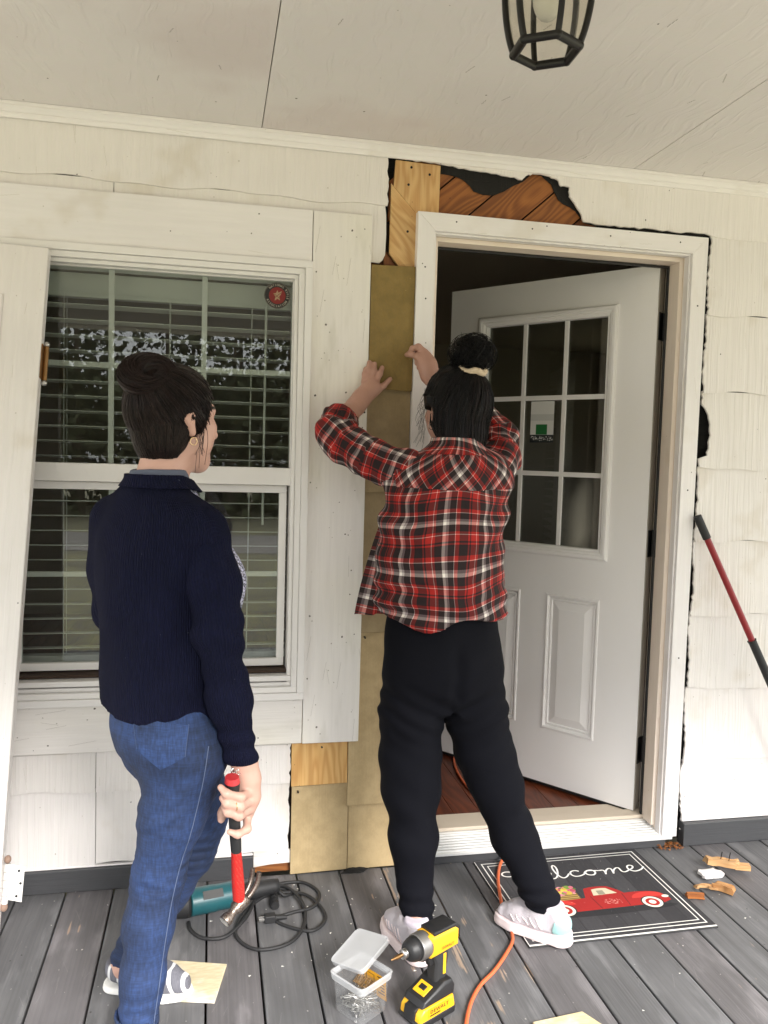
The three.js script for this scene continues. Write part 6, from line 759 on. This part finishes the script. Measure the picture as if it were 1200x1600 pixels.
  const hair = part('hair', nets((x, y, z) => { const b = Math.hypot(x - bun.x, (y - bun.y) / 0.85, z - bun.z) - 0.035 + 0.01 * n3(x * 38, y * 38, z * 38); return smin(hairF(x, y, z), b, 0.012); }, [0.56, 1.4, 0.13], [0.86, 1.76, 0.43], 0.0048), C.hairB, P);
  const onH = (x, y, z, off) => { const e = 0.004; for (let k = 0; k < 14; k++) { const d = hairF(x, y, z) - off; const gx = hairF(x + e, y, z) - hairF(x - e, y, z), gz = hairF(x, y, z + e) - hairF(x, y, z - e), gy = hairF(x, y + e, z) - hairF(x, y - e, z), l = Math.hypot(gx, gy, gz) || 1; x -= gx / l * d * 0.8; y -= gy / l * d * 0.8; z -= gz / l * d * 0.8; } return V(x, y, z); };
  const fall = () => { const a = rr(-1.9, 1.9), yE = rr(1.4, 1.45), pts = [], off = rr(0.0, 0.004), a1 = a * rr(0.85, 1.0); for (let k = 0; k <= 8; k++) { const t = k / 8, y = mix(1.64, yE, t), r = mix(0.03, 0.1, Math.pow(t, 0.55)), an = mix(a, a1, t), dx = Math.sin(an) * r, dz = Math.cos(an) * r; pts.push(onH(mix(knot.x, 0.712, Math.min(1, t * 1.6)) + dx * (t > 0.6 ? 0.95 : 1), y, mix(knot.z, 0.285, Math.min(1, t * 2)) + dz, off)); } return pts; };
  part('hair_strands', strands(520, 0.0011, fall), C.hairB, hair); part('hair_strands', strands(200, 0.0009, fall), C.hairB2, hair);
  const up = () => { const a = rnd() * 6.283, pts = []; for (let k = 0; k <= 7; k++) { const t = k / 7, q = mix(0.098, 0.022, t), an = a; pts.push(onH(mix(hc[0] + 0.005, knot.x, t) + Math.sin(an) * q, mix(1.57, 1.648, t), mix(hc[2], knot.z, t) + Math.cos(an) * q, rr(0.0005, 0.003))); } return pts; };
  part('hair_strands', strands(420, 0.001, up), C.hairB, hair);
  const loop = (i) => { const ax = V(rr(-1, 1), rr(-1, 1), rr(-1, 1)).normalize(), e1 = V(0.3, 1, 0.2).cross(ax).normalize(), e2 = ax.clone().cross(e1), a0 = rnd() * 6.283, s = rr(0.55, 1.2), jx = rr(-0.012, 0.012), jy = rr(-0.006, 0.014), pts = []; for (let k = 0; k <= 8; k++) { const a = a0 + k * 0.45, q = e1.clone().multiplyScalar(Math.cos(a)).addScaledVector(e2, Math.sin(a)).multiplyScalar(0.052 * s); pts.push(V(bun.x + jx + q.x * 1.05, Math.max(1.648, bun.y + jy + q.y * 0.95), bun.z + q.z)); } return pts; };
  part('bun', strands(520, 0.001, loop), C.hairB, hair, 'messy bun on top of her head'); part('bun_tufts', strands(34, 0.0008, () => { const a = rnd() * 6.283, e = rr(-0.1, 1.2), d = V(Math.cos(a) * Math.cos(e), Math.sin(e), Math.sin(a) * Math.cos(e)), s = bun.clone().addScaledVector(d, 0.03), t = V(rr(-1, 1), rr(-0.5, 1), rr(-1, 1)).normalize(); return [s, s.clone().addScaledVector(d, 0.02), s.clone().addScaledVector(d, 0.03).addScaledVector(t, 0.014), s.clone().addScaledVector(d, 0.028).addScaledVector(t, rr(0.014, 0.026))]; }), C.hairB, hair);
  part('flyaways', strands(80, 0.0004, () => { const d = V(rr(-1, 1), rr(-0.5, 1), rr(-0.2, 1)).normalize(), p = onField(hairF, [hc[0] + d.x * 0.12, hc[1] + 0.02 + d.y * 0.12, hc[2] + d.z * 0.12], 0.0), t = V(rr(-1, 1), rr(-1.5, 0.5), rr(-1, 1)).cross(d).normalize(), L = rr(0.012, 0.045); return [p, p.clone().addScaledVector(t, L * 0.4).addScaledVector(d, 0.004), p.clone().addScaledVector(t, L * 0.8).addScaledVector(d, rr(0.003, 0.012))]; }), C.hairB, hair);
  part('loose_hairs', strands(14, 0.00045, () => { const s = V(0.615 + rr(-0.005, 0.01), rr(1.5, 1.6), 0.26 + rr(-0.03, 0.03)), L = rr(0.05, 0.12), b = rr(0.008, 0.022); return [s, s.clone().add(V(-b, -L * 0.3, 0.005)), s.clone().add(V(-b * 0.4, -L * 0.65, 0.008)), s.clone().add(V(-b * 1.2, -L, 0.01))]; }), C.hairB, hair);
  const sg = tube(Array.from({ length: 22 }, (_, i) => { const a = i / 22 * 6.283; return V(knot.x + 0.037 * Math.cos(a), knot.y + 0.004 * Math.sin(a * 5) - 0.006 * Math.sin(a), knot.z + 0.037 * Math.sin(a)); }), 0.0105, 10, 90, true); { const p = sg.attributes.position; for (let i = 0; i < p.count; i++) { const k = n3(p.getX(i) * 120, p.getY(i) * 120, p.getZ(i) * 120) * 0.003; p.setXYZ(i, p.getX(i) + k, p.getY(i) + k, p.getZ(i) + k); } sg.computeVertexNormals(); } part('scrunchie', sg, C.scrunchie, P, 'cream fabric scrunchie');
  part('earring', new THREE.TorusGeometry(0.009, 0.0011, 8, 24).rotateY(0.4).translate(hc[0] - hr[0] * 0.082, hc[1] - 0.052, hc[2] - hr[1] * 0.082 + 0.004), C.silver, P);
  // sneakers
  for (const [h, d, y] of [[[0.588, 0.556], [-0.25, -0.97], 0.0015], [[1.022, 0.537], [-0.7, -0.714], 0.0065]]) {
    const s = shoe(h, d, 0.235, { tongue: true, th: 0.026, high: 0.095, flare: 0.007, heelUp: 0.008, y }); const u = part('sneaker', s.up, C.sneak, P, 'pale pink running shoe'); part('sole', s.sole, C.sneakSole, u);
    const uf = chain([0.035, 0.05, 0, 0.032], [0.1, 0.05, 0, 0.035]), cl = chain([0.05, 0.06, 0, 0.033], [0.055, 0.092, 0, 0.034]); const hp = nets((x, yy, z) => { let q = 1e3; for (const k of [...uf, ...cl]) q = smin(q, segD(k, x, yy, z), 0.03); return Math.max(q - 0.002, 0.034 - yy, yy - 0.068 - 0.1 * (x - 0.02), x - 0.045 - 0.6 * (0.05 - yy) * 0.3, Math.abs(z) - 0.04); }, [-0.02, 0.03, -0.06], [0.12, 0.085, 0.06], 0.004).scale(0.94, 1, 0.94); part('heel_patch', s.place(hp), C.teal, u, 'teal heel patch');
    const lg = [0, 1, 2, 3].map((k) => { const x = 0.1 + k * 0.02; return tube([[x, 0.052 - k * 0.004, -0.026], [x + 0.002, 0.0815 - k * 0.0042, -0.008], [x + 0.002, 0.082 - k * 0.0042, 0.008], [x, 0.052 - k * 0.004, 0.03]], 0.0022, 6, 14); }); const ov = []; for (const sd of [-1, 1]) for (let k = 0; k < 5; k++) { const x0 = 0.075 + k * 0.024, pts = []; for (let t = 0; t <= 6; t++) { const q = t / 6; pts.push(onField(s.uf, [x0 + 0.022 * q, 0.032 + 0.034 * q - 0.003 * k * q, sd * 0.06], 0.0006)); } ov.push(tube(pts, 0.0019, 5, 12)); } part('overlay', s.place(join(ov).scale(0.94, 1, 0.94)), C.sneakSole, u);
    part('laces', s.place(join(lg).scale(0.94, 1, 0.94)), C.sole, u);
    const sk = nets((x, yy, z) => Math.max(segD(chain([0.055, 0.05, 0, 0.034], [0.058, 0.12, 0, 0.034])[0], x, yy, z), yy - 0.106), [0.0, 0.03, -0.06], [0.12, 0.13, 0.06], 0.006); part('sock', s.place(sk), C.sock, u);
  }
}
shade(scene); renderer.render(scene, camera);
